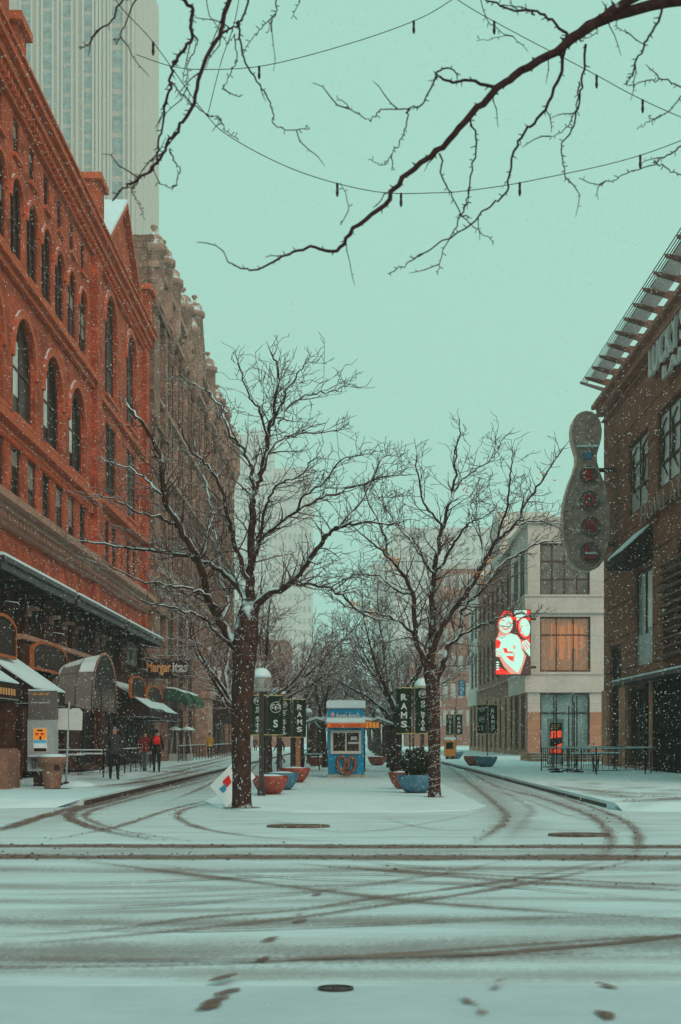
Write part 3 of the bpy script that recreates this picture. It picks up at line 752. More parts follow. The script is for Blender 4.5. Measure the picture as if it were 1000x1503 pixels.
for z0, z1, d in ((10.75, 11.1, .7), (11.1, 11.35, .9), (10.45, 10.75, .35), (17.9, 18.15, .35), (21.8, 22.05, .3), (27.4, 27.7, .4), (28.9, 29.25, .65), (4.0, 4.3, .3)):
    q.box(82.3, 140, z0, z1, 0, d, M=MK)
y = 82.5
while y < 139.6: q.box(y, y+.3, 28.45, 28.9, 0, .42, M=MK); q.box(y, y+.28, 10.15, 10.45, 0, .3, M=MK); y += .7
y = 82.6
while y < 139.4: q.box(y, y+.8, 29.25, 29.95, -.1, .35, M=MK); y += 1.35
q.build('cornice', 'stone_trim', KB)
q = MB()
for k in range(10):
    c = y0+5.5*k
    q.box(c-.55, c+.55, 0, 10.4, 0, .16, M=MK); 
    q.lathe(KX-.12, c, [(.32, 11.4), (.32, 28.4)], 8, smooth=True)
    q.box(c-.2+2.8, c+.2+2.8, 12.4, 27.3, 0, .07, M=MK)
q.box(82.4, 84.9, 0, 28.8, 0, .35, M=MK); q.box(87.4, 88.6, 0, 28.8, 0, .35, M=MK)
for z in (9.0, 11.6, 17.0, 19.8, 26.6): q.box(82.35, 88.65, z, z+.35, 0, .5, M=MK)
q.build_each('pilaster', 'stone_brown', KB)
def turret(y, ztop, z0=27.5, r=.62):
    q = MB(); X = KX+.25
    q.lathe(X, y, [(.15, z0-1.2), (r, z0), (r, ztop-1.5), (r*1.25, ztop-1.45), (r*1.25, ztop-1.1), (r*.95, ztop-1.05), (r*.85, ztop-.6), (r*.35, ztop-.3), (.1, ztop-.22), (.1, ztop-.12), (.22, ztop), (.18, ztop+.14), (.02, ztop+.2)], 12)
    q.build('turret', 'stone_trim', KB)
for y, z in ((83.0, 31.4), (86.9, 31.9), (91, 32.0), (97.3, 32.3), (101.0, 31.8), (104.4, 34.0), (114.2, 32.5), (122, 31.8), (128, 32.0), (134, 31.6), (139.4, 32)): turret(y, z)
q = MB(); q.box(82.4, 88.5, 29.2, 30.8, -2, .3, M=MK); q.prism([(105.2, 29.9), (113.4, 29.9), (109.3, 34.6)], -1.2, .3, MK)
q.prism([(92.5, 29.9), (96, 29.9), (94.25, 31.9)], -.8, .3, MK); q.prism([(117, 29.9), (121, 29.9), (119, 32)], -.8, .3, MK)
q.build_each('gable', 'stone_brown', KB)
q = MB(); q.prism([(105, 30.0), (109.3, 34.7), (109.3, 34.95), (104.8, 30.1)], -1.3, .36, MK); q.build('snow_cover', 'snow', KB)
# its entrance: decorated stone bay
q = MB(); q.box(107.6, 111.6, 0, 10.4, 0, .9, M=MK); q.box(107.4, 111.8, 4.6, 5.0, 0, 1.1, M=MK); q.prism([(108.3, 8.0), (110.9, 8.0), (109.6, 9.6)], .9, 1.1, MK)
q.build('entrance_bay', 'stone_trim', KB)
# awnings there
def small_awning(y0, y1, mat, label, z=3.9, zt=4.6, out=1.3, scallop=0, X=KX+.5):
    t = thing('awning', (X, (y0+y1)/2, z), label, 'awning', 'awnings along the stone building')
    P = lambda u, v, d: Vector((X+u, d, v)); b = MB()
    pr = [(0, zt), (out*.35, zt-.02), (out*.75, zt-.22), (out, z), (out-.04, z-.02), (0, z-.02)]
    b.prism(pr, y0, y1, P); b.box(X+out-.03, X+out+.012, y0, y1, z-.3, z)
    b.build('canvas', mat, t)
    s = MB(); s.prism([(0, zt+.005), (out*.35, zt-.015), (out*.7, zt-.2), (out*.68, zt-.1), (out*.35, zt+.08), (0, zt+.1)], y0+.1, y1-.3, P); s.build('snow_cover', 'snow', t)
small_awning(86.4, 89.6, 'awning_green', 'green umbrella like awning with a little snow, left one of the two')
small_awning(91.8, 96.5, 'awning_green', 'green awning mostly covered in snow, right one of the two')
small_awning(112.5, 118.0, 'awning_canvas', 'black awning on the far half of the stone building, nearer one', 2.9, 5.0, 1.8)
small_awning(119, 127.0, 'awning_canvas', 'black awning at the far end of the stone building', 2.9, 5.0, 1.8)
# sandwich sign panel hung at far end
t = thing('hanging_sign', (-10.6, 112, 5.2), 'white rectangular sign hanging from the far half of the stone building', 'sign')
q = MB(); q.box(-11.2, -10.2, 111.95, 112.05, 5.1, 7.2); q.build('board', 'white_paint', t)
q = MB(); q.box(-10.9, -10.5, 111.93, 111.95, 6.0, 6.9); q.box(-10.75, -10.6, 111.925, 111.95, 5.4, 6.0); q.build('symbol', 'cloth_black', t)
q = MB(); q.box(-11.4, -10.1, 111.97, 112.03, 7.2, 7.28); q.build('bracket', 'iron', t)
# patio heaters
def heater(px, label):
    Y = 89; x = (px-HX)*Y/F
    t = thing('patio_heater', (x, Y, .15), label, 'heater', 'pyramid patio heaters')
    q = MB()
    for sx in (-1, 1):
        for sy in (-1, 1): q.tube([(x+sx*.3, Y+sy*.3, .15), (x+sx*.12, Y+sy*.12, 1.95)], .03, 4)
    q.box(x-.32, x+.32, Y-.32, Y+.32, .15, .6); q.build('frame', 'steel_light', t)
    q = MB(); q.tube([(x, Y, .6), (x, Y, 1.95)], .07, 8); q.build('tube', 'glass_mid', t)
    q = MB(); q.lathe(x, Y, [(.5, 2.0), (.45, 2.05), (.05, 2.2)], 8); q.build('cap', 'steel_grey', t)
    q = MB(); q.lathe(x, Y, [(.5, 2.055), (.42, 2.16), (.05, 2.3)], 10); q.build('snow_cover', 'snow', t)
heater(257, 'pyramid patio heater with a snow cap, left of the two'); heater(275, 'pyramid patio heater with a snow cap, right of the two')

# ------------------------------------------------------------------ towers and far blocks (hazy)
def strips_tower():
    T = thing('office_tower', (-100, 500, 0), 'very tall pale stone office tower rising behind the brick building', 'tower')
    Y = 480; s = Y/F; MT = plane_y(Y); X = lambda px: (px-HX)*s
    q = MB(); q.box(X(-40), X(199), Y, Y+54, 0, 275); q.build('wall', 'tower_stone', T)
    # side face in paler stone, haze painted into its colour
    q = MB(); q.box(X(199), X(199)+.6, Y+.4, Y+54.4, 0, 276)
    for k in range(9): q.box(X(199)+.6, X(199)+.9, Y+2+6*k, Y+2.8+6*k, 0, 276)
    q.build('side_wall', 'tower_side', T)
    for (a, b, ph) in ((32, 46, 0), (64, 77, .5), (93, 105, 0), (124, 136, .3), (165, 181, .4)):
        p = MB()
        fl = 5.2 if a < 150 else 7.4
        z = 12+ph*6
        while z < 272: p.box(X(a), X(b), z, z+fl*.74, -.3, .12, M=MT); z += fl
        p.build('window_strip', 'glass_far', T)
        p = MB(); p.box(X(a)-.6, X(a), 0, 275, 0, 1.0, M=MT); p.box(X(b), X(b)+.6, 0, 275, 0, 1.0, M=MT); p.build('rib', 'tower_side', T)
    p = MB()
    for a in (54, 84, 112, 141, 146, 152, 158, 188, 194): p.box(X(a), X(a)+.8, 0, 275, 0, .7, M=MT)
    p.build('rib', 'tower_side', T)
strips_tower()
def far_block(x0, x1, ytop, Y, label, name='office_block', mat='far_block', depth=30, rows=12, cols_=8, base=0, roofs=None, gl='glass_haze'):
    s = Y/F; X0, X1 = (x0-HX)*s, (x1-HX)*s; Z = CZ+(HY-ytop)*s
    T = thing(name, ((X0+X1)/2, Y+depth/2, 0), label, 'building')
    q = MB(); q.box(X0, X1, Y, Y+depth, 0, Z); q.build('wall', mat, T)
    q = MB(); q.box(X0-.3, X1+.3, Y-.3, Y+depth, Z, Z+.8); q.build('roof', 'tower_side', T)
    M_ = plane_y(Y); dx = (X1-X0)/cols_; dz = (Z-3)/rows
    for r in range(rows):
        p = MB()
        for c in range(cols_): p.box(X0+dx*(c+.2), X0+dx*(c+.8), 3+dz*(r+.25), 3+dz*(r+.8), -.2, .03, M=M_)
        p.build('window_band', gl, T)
    return T
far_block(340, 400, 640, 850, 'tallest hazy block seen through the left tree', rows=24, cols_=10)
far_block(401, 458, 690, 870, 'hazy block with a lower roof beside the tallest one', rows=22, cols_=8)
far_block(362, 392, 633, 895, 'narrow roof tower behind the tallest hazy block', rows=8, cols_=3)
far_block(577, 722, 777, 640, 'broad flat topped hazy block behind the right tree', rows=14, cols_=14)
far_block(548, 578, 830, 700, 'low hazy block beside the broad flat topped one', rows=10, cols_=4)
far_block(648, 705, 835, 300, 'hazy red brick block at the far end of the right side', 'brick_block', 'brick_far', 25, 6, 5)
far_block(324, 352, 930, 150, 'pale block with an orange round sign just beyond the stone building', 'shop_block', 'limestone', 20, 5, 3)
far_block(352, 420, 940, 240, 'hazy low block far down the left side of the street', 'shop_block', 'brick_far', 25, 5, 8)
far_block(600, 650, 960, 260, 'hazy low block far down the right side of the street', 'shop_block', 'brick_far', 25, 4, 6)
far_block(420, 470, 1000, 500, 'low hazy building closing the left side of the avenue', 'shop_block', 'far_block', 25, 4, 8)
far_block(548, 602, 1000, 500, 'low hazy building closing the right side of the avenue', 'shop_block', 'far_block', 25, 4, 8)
# IDE sign + blue door on pale block
t = thing('shop_sign', W(332, 1000, 149.6), 'orange round emblem above white letters on the pale block', 'sign')
q = MB(); p = W(330, 985, 149.5); My = plane_y(149.5)
q.prism([(p.x+.55*math.cos(a*math.pi/8), p.z+.55*math.sin(a*math.pi/8)) for a in range(16)], 0, .15, My); q.build('emblem', 'orange_paint', t)
a = W(326, 998, 149.5); b = W(345, 991, 149.5)
text_mesh('IDE', a.x, b.x, a.z, b.z, 0, My, .1, bold=.02).build('lettering', 'letter_pale', t)
# blue neon sign, traffic light on right far
t = thing('neon_sign', W(680, 1020, 150), 'blue vertical neon sign far down the right side', 'sign')
My = plane_y(150); a = W(673, 1021, 150); b = W(683, 999, 150)
q = MB(); q.box(a.x, b.x, a.z, b.z, -.2, 0, M=My); q.build('panel', 'sign_blue', t)
q = MB()
for i in range(5): q.box(a.x+.15, b.x-.2+.08*(i % 2), a.z+.12+i*.3, a.z+.3+i*.3, 0, .04, M=My)
q.build('lettering', 'neon_blue', t)
def traffic_light(px, py, Y, label, lamp):
    p = W(px, py, Y); t = thing('traffic_light', (p.x, Y, .15), label, 'traffic light')
    q = MB(); q.tube([(p.x, Y, .1), (p.x, Y, p.z+2.2)], .08, 6); q.tube([(p.x, Y, p.z+1.2), (p.x+.35, Y, p.z+1.2)], .05, 5); q.build('pole', 'steel_grey', t)
    q = MB(); q.box(p.x+.1, p.x+.5, Y-.2, Y-.05, p.z-.4, p.z+.8); q.build('housing', 'yellow_paint' if lamp == 'yellow_paint' else 'iron', t)
    q = MB(); q.tube([(p.x+.3, Y-.2, p.z+.5), (p.x+.3, Y-.26, p.z+.5)], .16, 10); q.build('lamp', lamp, t)
traffic_light(669, 1070, 150, 'traffic light showing red far down the right side', 'signal_red')
traffic_light(331, 1016, 140, 'yellow traffic light housing beside the stone building', 'yellow_paint')

# ------------------------------------------------------------------ bowling building (right)
RX = 13.2; MR = plane_x(RX, -1)
RB = thing('bowling_building', (RX+12, 60, 0), 'brown panelled building with a louvred roof canopy on the right', 'building')
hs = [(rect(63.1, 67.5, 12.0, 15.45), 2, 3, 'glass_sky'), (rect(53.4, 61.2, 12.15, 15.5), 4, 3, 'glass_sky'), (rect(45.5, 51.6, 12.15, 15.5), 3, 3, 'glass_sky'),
      (rect(62.1, 65.9, 3.95+.9, 9.2), 2, 1, 'glass_teal'), (rect(50, 57.6, 4.9, 9.6), 3, 3, 'glass_dark'),
      (rect(69.3, 72.2, .3, 6.2), 1, 3, 'glass_dark'), (rect(63.4, 67.4, .3, 3.95), 2, 1, 'glass_dark'), (rect(50.5, 60.8, .3, 3.95), 4, 1, 'glass_dark')]
q = MB(); q.wall(rect(40, 74, 0, 19.3), [h[0] for h in hs], .25, MR, 0)
q.add([(RX, 74, 0), (RX+26, 74, 0), (RX+26, 74, 19.3), (RX, 74, 19.3)], [(0, 1, 2, 3)])
q.add([(RX, 40, 0), (RX+26, 40, 0), (RX+26, 40, 19.3), (RX, 40, 19.3)], [(0, 1, 2, 3)])
q.add([(RX, 40, 19.3), (RX+26, 40, 19.3), (RX+26, 74, 19.3), (RX, 74, 19.3)], [(0, 1, 2, 3)])
q.build('wall', 'panel_brown', RB)
for sh, nu, nv, g in hs:
    f = window(RB, MR, sh, .17, nu, nv, g, 'window_frame', .14)
    if sh[0][1] > 11:        # dark curved window graphics behind the glass
        c = MB(); u0, u1 = sh[0][0], sh[1][0]
        for k in range(nu):
            w = (u1-u0)/nu; a = u0+w*k+w*.25
            c.tube([MR(a, 12.6, -.15), MR(a+w*.45, 13.3, -.15), MR(a+w*.3, 14.0, -.15), MR(a+w*.5, 14.8, -.15), MR(a+w*.1, 15.1, -.15)], [.02, .09, .12, .08, .03], 5)
        c.build('window_graphic', 'glass_mid', f)
# pale strip on the pane & teal panel
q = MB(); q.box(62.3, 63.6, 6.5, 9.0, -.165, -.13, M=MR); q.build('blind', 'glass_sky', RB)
q = MB(); q.box(62.15, 65.85, 4.87, 6.25, -.165, -.09, M=MR); q.build('spandrel', 'glass_teal', RB)
q = MB(); q.box(40, 74.3, 18.35, 18.75, 0, .35, M=MR); q.box(40, 74.4, 18.75, 18.95, 0, .6, M=MR); q.box(40, 74.2, 19.3, 19.5, -1, .15, M=MR); q.box(40, 74.1, 18.0, 18.08, 0, .12, M=MR)
q.build('cornice', 'panel_trim', RB)
# roof canopy
q = MB()
for i in range(18):
    y = 72.9-2.05*i
    q.prism([(-.4, 19.5), (1.15, 20.0), (1.15, 20.12), (-.4, 19.95)], y-.045, y+.045, lambda u, v, d: Vector((RX-u, d, v)))
    q.tube([(RX+.1, y, 19.35), (RX-.1, y, 19.85)], .07, 6)
q.build_each('outrigger', 'outrigger', RB, 2)
q = MB()
for i in range(17):
    y = 72.9-2.05*i
    q.add([(RX-.18, y-.1, 19.94), (RX-.85, y-.1, 20.12), (RX-.85, y-1.95, 20.12), (RX-.18, y-1.95, 19.94)], [(0, 1, 2, 3)])
    q.add([(RX-.18, y-.1, 19.90), (RX-.85, y-.1, 20.08), (RX-.85, y-1.95, 20.08), (RX-.18, y-1.95, 19.90)], [(0, 1, 2, 3)])
q.build_each('canopy_sheet', 'canopy_metal', RB, 2)
q = MB()
for x, z in ((-.92, 20.16), (-1.02, 20.18), (-1.12, 20.2), (-.87, 20.1)): q.tube([(RX+x, 74.2, z), (RX+x, 38, z)], .022, 4)
q.prism([(-.3, 19.6), (1.2, 20.1), (1.2, 20.2), (-.3, 19.8)], 74.15, 74.3, lambda u, v, d: Vector((RX-u, d, v)))
q.build_each('canopy_rod', 'steel_grey', RB)
# ledge, louvres, piers
q = MB(); q.box(44, 67.4, 4.05, 4.2, 0, .8, M=MR); o = q.build('ledge', 'steel_dark', RB)
q = MB(); q.box(44.02, 67.38, 4.204, 4.28, .02, .82, M=MR); q.build('snow_cover', 'snow', o)
q = MB()
for i in range(12): q.box(47.5, 59.3, 4.9+.34*i, 4.98+.34*i, .15, .42, M=MR)
for y in (47.5, 53.4, 59.2): q.box(y, y+.08, 4.7, 9.0, 0, .16, M=MR)
q.build_each('louvre', 'outrigger', RB)
q = MB()
for a, b in ((72.4, 73.9), (67.6, 69.2), (61.0, 62.2), (48.4, 50)): q.box(a, b, 0, 4.0, 0, .14, M=MR)
q.build_each('pier', 'stone_orange', RB)
q = MB(); q.box(50.3, 60.9, .05, 3.98, -.3, .25, M=MR); q.box(62.3, 63.2, .05, 3.98, -.3, .1, M=MR); q.build('entrance_recess', 'recess_dark', RB)  # solid dark boxes painted in place of the shade inside the entrance
# small snowy awning
t = thing('window_awning', (RX, 64, 9.3), 'small sloping snow covered awning over the tall window of the brown building', 'awning')
P = lambda u, v, d: Vector((RX-u, d, v))
q = MB(); q.prism([(0, 10.9), (1.25, 9.75), (1.25, 9.4), (0, 9.4)], 62.0, 66.6, P); q.build('canvas', 'awning_canvas', t)
q = MB(); q.prism([(.05, 10.9), (1.2, 9.84), (1.2, 9.92), (.05, 11.0)], 62.5, 66.3, P); q.build('snow_cover', 'snow', t)
# lettering signs
def wall_text(s, y_far, y_near, z0, z1, mat, label, d=.15, depth=.14, bold=.01):
    t = thing('lettering_sign', (RX-d, (y_far+y_near)/2, z0), label, 'sign')
    Mt = lambda u, v, dd: Vector((RX-dd, -u, v))
    text_mesh(s, -y_far, -y_near, z0, z1, d, Mt, depth, bold=bold).build('letters', mat, t)
    q = MB(); q.box(y_near, y_far, z0+.2, z0+.26, 0, d, M=MR); q.build('rail', 'outrigger', t)
wall_text('LUCKY STRIKE', 61.6, 50.6, 17.15, 18.5, 'letter_pale', 'tall pale letters reading LUCKY STRIKE high on the brown building', bold=.015)
wall_text('LANES', 58.9, 52.0, 16.4, 16.95, 'letter_pale', 'small pale letters reading LANES under the tall ones')
wall_text('HOWL AT THE MOON', 63.2, 46.0, 11.05, 11.85, 'letter_dim', 'thin outlined letters below the upper windows of the brown building', .25, .04, -.028)

# bowling pin sign, Y = 70
PY = 70.0; S = PY/F
prof = [(0, 602), (8, 603.5), (15, 608), (20.5, 618), (22.5, 630), (21.5, 643), (18, 656), (14.8, 667), (15, 677), (19, 691), (25.5, 707), (31, 725), (34.5, 745), (35, 768), (33.5, 790), (30, 808), (25, 822), (18, 831), (8, 836), (0, 837)]
cxp = 862
pin = thing('bowling_pin_sign', (W(cxp, 837, PY).x, PY, W(cxp, 837, PY).z), 'giant grey bowling pin sign with red BOWL letters on the brown building corner', 'sign')
pts = [(W(cxp+a, b, PY).x, W(cxp+a, b, PY).z) for a, b in prof]; pl_ = [(W(cxp-a, b, PY).x, W(cxp-a, b, PY).z) for a, b in prof[1:-1]]
outl = pts+pl_[::-1]; MP = plane_y(PY); cx_ = sum(p[0] for p in outl)/len(outl); cz_ = sum(p[1] for p in outl)/len(outl)
def sc(poly, k): return [(cx_+(u-cx_)*k, cz_+(v-cz_)*(1-(1-k)*.35)) for u, v in poly]
q = MB(); n = len(outl)
rings = [(outl, -1.0), (outl, -.12), (sc(outl, .97), 0), (sc(outl, .90), 0), (sc(outl, .88), -.06)]
vs = []; 
for poly, d in rings: vs += [MP(u, v, d) for u, v in poly]
fs = []
for r in range(len(rings)-1):
    for i in range(n): fs.append((r*n+i, r*n+(i+1) % n, (r+1)*n+(i+1) % n, (r+1)*n+i))
q.add(vs, fs[:n], 1); q.add(vs, fs[n:], 0); q.sheet(rings[-1][0], -.06, MP, 0); q.sheet(outl, -1.0, MP, 0)
q.build('body', ['pin_body', 'pin_side'], pin)
for (px, py, r, ch) in ((864, 697, 12.5, 'B'), (865, 735, 14, 'O'), (867, 773, 14, 'W'), (866, 811, 14.5, 'L')):
    c = W(px, py, PY); rr = r*S
    b = MB(); N_ = 24
    ring = [(c.x+rr*math.cos(a*2*math.pi/N_), c.z+rr*math.sin(a*2*math.pi/N_)) for a in range(N_)]
    b.prism(ring, -.05, .06, MP); bo = b.build('badge', 'pin_badge', pin)
    b = MB(); b.tube([MP(u, v, .08) for u, v in ring+ring[:1]], .025, 5, caps=False); b.build('rim', 'steel_grey', bo)
    h = rr*.66; w = rr*.58*(1.25 if ch == 'W' else 1)
    text_mesh(ch, c.x-w, c.x+w, c.z-h, c.z+h, .07, MP, .1, bold=.045).build('letter', 'sign_red', bo)
    if ch in 'BL':
        sn = MB(); sn.box(c.x-rr*.5, c.x+rr*.6, c.z+(rr*.72 if ch == 'B' else -.1), c.z+(rr*.80 if ch == 'B' else -.02), .06, .24, M=MP); sn.build('snow_cover', 'snow', bo)
c = W(863, 668, PY)
q = MB(); star = [(c.x+(.28 if i % 2 else .14)*math.cos(R(90+36*i+36))*1.1, c.z+(.28 if i % 2 else .14)*math.sin(R(90+36*i+36))) for i in range(10)]
q.prism(star, -.05, .05, MP); q.build('star', 'sign_blue', pin)
q = MB(); q.box(c.x-.52, c.x+.5, c.z+.38, c.z+.46, -.02, .2, M=MP); q.build('snow_cover', 'snow', pin)
q = MB(); q.box(W(850, 720, PY).x, RX, W(0, 690, PY).z, W(0, 684, PY).z, -.6, -.5, M=MP); q.box(W(870, 790, PY).x, RX, W(0, 800, PY).z, W(0, 794, PY).z, -.6, -.5, M=MP)
q.build_each('bracket', 'steel_dark', pin)

# ------------------------------------------------------------------ corner building (pale, LED screen)
CB = thing('corner_building', (20, 140, 0), 'pale three storey corner building with brick wing and big paned windows', 'building')
CY = 115.0; s_ = CY/F; MC_ = plane_y(CY); CX0 = 14.35; CX1 = 24
Z = lambda py: CZ+(HY-py)*s_; XX = lambda px: (px-HX)*s_
fw = [(rect(XX(793), XX(866), Z(876), Z(797)), 4, 3, 'glass_reflect'), (rect(XX(793), XX(867), Z(986), Z(905)), 3, 1, 'curtain'), (rect(XX(793), XX(866), Z(1108), Z(1017)), 3, 1, 'glass_teal')]
q = MB(); q.wall(rect(CX0, CX1, Z(1045), Z(768)), [f[0] for f in fw[:2]]+[rect(XX(793), XX(866), Z(1044.99), Z(1017))], .4, MC_, 0)
q.wall([(CX0, 0), (XX(793), 0), (XX(793), Z(1045)), (CX0, Z(1045))], [], .4, MC_, 1)
q.wall([(XX(866), 0), (CX1, 0), (CX1, Z(1045)), (XX(866), Z(1045))], [], .4, MC_, 1)
q.wall([(XX(793), 0), (XX(866), 0), (XX(866), Z(1108)), (XX(793), Z(1108))], [], .4, MC_, 1)
for u in (XX(793), XX(866)): q.add([MC_(u, Z(1108), 0), MC_(u, Z(1045), 0), MC_(u, Z(1045), -.4), MC_(u, Z(1108), -.4)], [(0, 1, 2, 3)], 1)
q.add([(CX1, CY, 0), (CX1, 172, 0), (CX1, 172, 18.9), (CX1, CY, 18.9)], [(0, 1, 2, 3)], 0)
q.add([(CX0, CY, 18.9), (CX1, CY, 18.9), (CX1, 172, 18.9), (CX0, 172, 18.9)], [(0, 1, 2, 3)], 0)
# street side
MS2 = plane_x(CX0, -1); sh_lim = []; sh_brk = []; sh_stn = []
for (a, b) in ((117.2, 120.2), (121.6, 124.8)):
    for z0, z1 in ((7.1, 11.2), (13.2, 17.0)): sh_lim.append(rect(a, b, z0, z1))
for i in range(7):
    a = 128.5+4.6*i
    for z0, z1 in ((7.4, 11.4), (13.0, 16.6)): sh_brk.append(rect(a, a+2.2, z0, z1))
grd = [rect(116.8+4.6*i, 119.6+4.6*i, .6, 5.3) for i in range(12) if 116.8+4.6*i < 168]
q.wall(rect(CY, 127, 5.5, 18.9), sh_lim, .16, MS2, 0)
q.wall(rect(127, 160, 5.5, 17.6), sh_brk, .16, MS2, 2)
sh_end = [rect(161.5, 164.0, 7.4, 11.4), rect(166, 169, 7.4, 11.4), rect(161.5, 164.0, 13, 16.6), rect(166, 169, 13, 16.6)]
q.wall(rect(160, 172, 5.5, 17.8), sh_end, .16, MS2, 0)
q.wall(rect(CY, 172, 0, 5.5), grd, .16, MS2, 1)
q.build('wall', ['limestone', 'stone_orange', 'brick_far'], CB)
for sh, nu, nv, g in fw:
    f = window(CB, MC_, sh, .3, nu, nv, g, 'window_frame', .13, vs=[.67] if nv == 1 else None)
    if g == 'curtain':
        u0, u1, v0, v1 = sh[0][0], sh[1][0], sh[0][1], sh[2][1]
        c = MB(); k = 0; x = u0+.9
        while x < u1-.7: c.box(x, x+.14+.12*(k % 3), v0+1.0+.9*(k % 2), v1-.5-.12*(k % 4), -.298, -.27, M=MC_); x += .34; k += 1
        c.build('lit_curtain', 'warm_curtain', f)
for sh in sh_lim+sh_brk+sh_end+grd: window(CB, MS2, sh, .10, 2, 2 if sh[0][1] > 5 else 1, 'glass_mid' if sh in sh_lim+sh_end else 'glass_dark', fw=.12)
q = MB()
for a, b in ((1016, 990), (900, 876)):
    q.box(CX0-.25, XX(890), Z(a), Z(b), 0, .28, M=MC_); q.box(CX0-.32, XX(892), Z(b), Z(b)+.15, 0, .4, M=MC_)
    q.box(CY+.01, 127, Z(a), Z(b), 0, .25, M=MS2); q.box(CY+.01, 127.1, Z(b), Z(b)+.15, 0, .34, M=MS2)
q.box(CX0-.3, CX1, Z(768), Z(768)+.5, -1, .3, M=MC_); q.box(CY+.01, 127, 18.9, 19.3, -1, .25, M=MS2)
q.box(160, 172, 5.4, 6.9, 0, .2, M=MS2)
q.build_each('ledge', 'limestone', CB)
q = MB(); q.box(127.1, 160, 6.75, 6.95, 0, .18, M=MS2); q.box(127.1, 160, 17.6, 17.9, 0, .25, M=MS2); q.build_each('coping', 'stone_trim', CB)
q = MB()
for i in range(8): q.box(127.4+4.6*i-.35, 127.4+4.6*i+.45, 0, 5.5, 0, .08, M=MS2)
q.build_each('pier', 'stone_orange', CB)
q = MB(); c0 = 134; q.prism([(c0, 17.6), (c0+8, 17.6), (c0+8, 20.6), (c0+7, 22.4), (c0+4, 23.6), (c0+1, 22.4), (c0, 20.6)], -5, .3, MS2); q.build('gable', 'limestone', CB)
# LED screen, double sided blade on the corner
t = thing('video_screen', (13, CY-.6, Z(990)), 'bright red and mint video screen showing two laughing women', 'screen')
Ms = plane_y(CY-1.0); x0, x1, z0, z1 = XX(725.5), XX(776), Z(991), Z(897)
q = MB(); q.box(x0-.06, x1+.06, z0-.06, z1+.06, -.35, -.02, M=Ms); q.build('housing', 'steel_dark', t)
def U(u, v): return (x0+(u-180)/(755-180)*(x1-x0), z1-(v-225)/(1250-225)*(z1-z0))      # crop coordinates
def led(poly, mat, d): 
    q = MB(); q.sheet([U(min(max(a, 180), 755), min(max(b, 225), 1250)) for a, b in poly], d, Ms); return q
def ell(cx, cy, rx, ry, rot=0, n=22):
    return [(cx+rx*math.cos(a)*math.cos(rot)-ry*math.sin(a)*math.sin(rot), cy+rx*math.cos(a)*math.sin(rot)+ry*math.sin(a)*math.cos(rot)) for a in [i*2*math.pi/n for i in range(n)]]
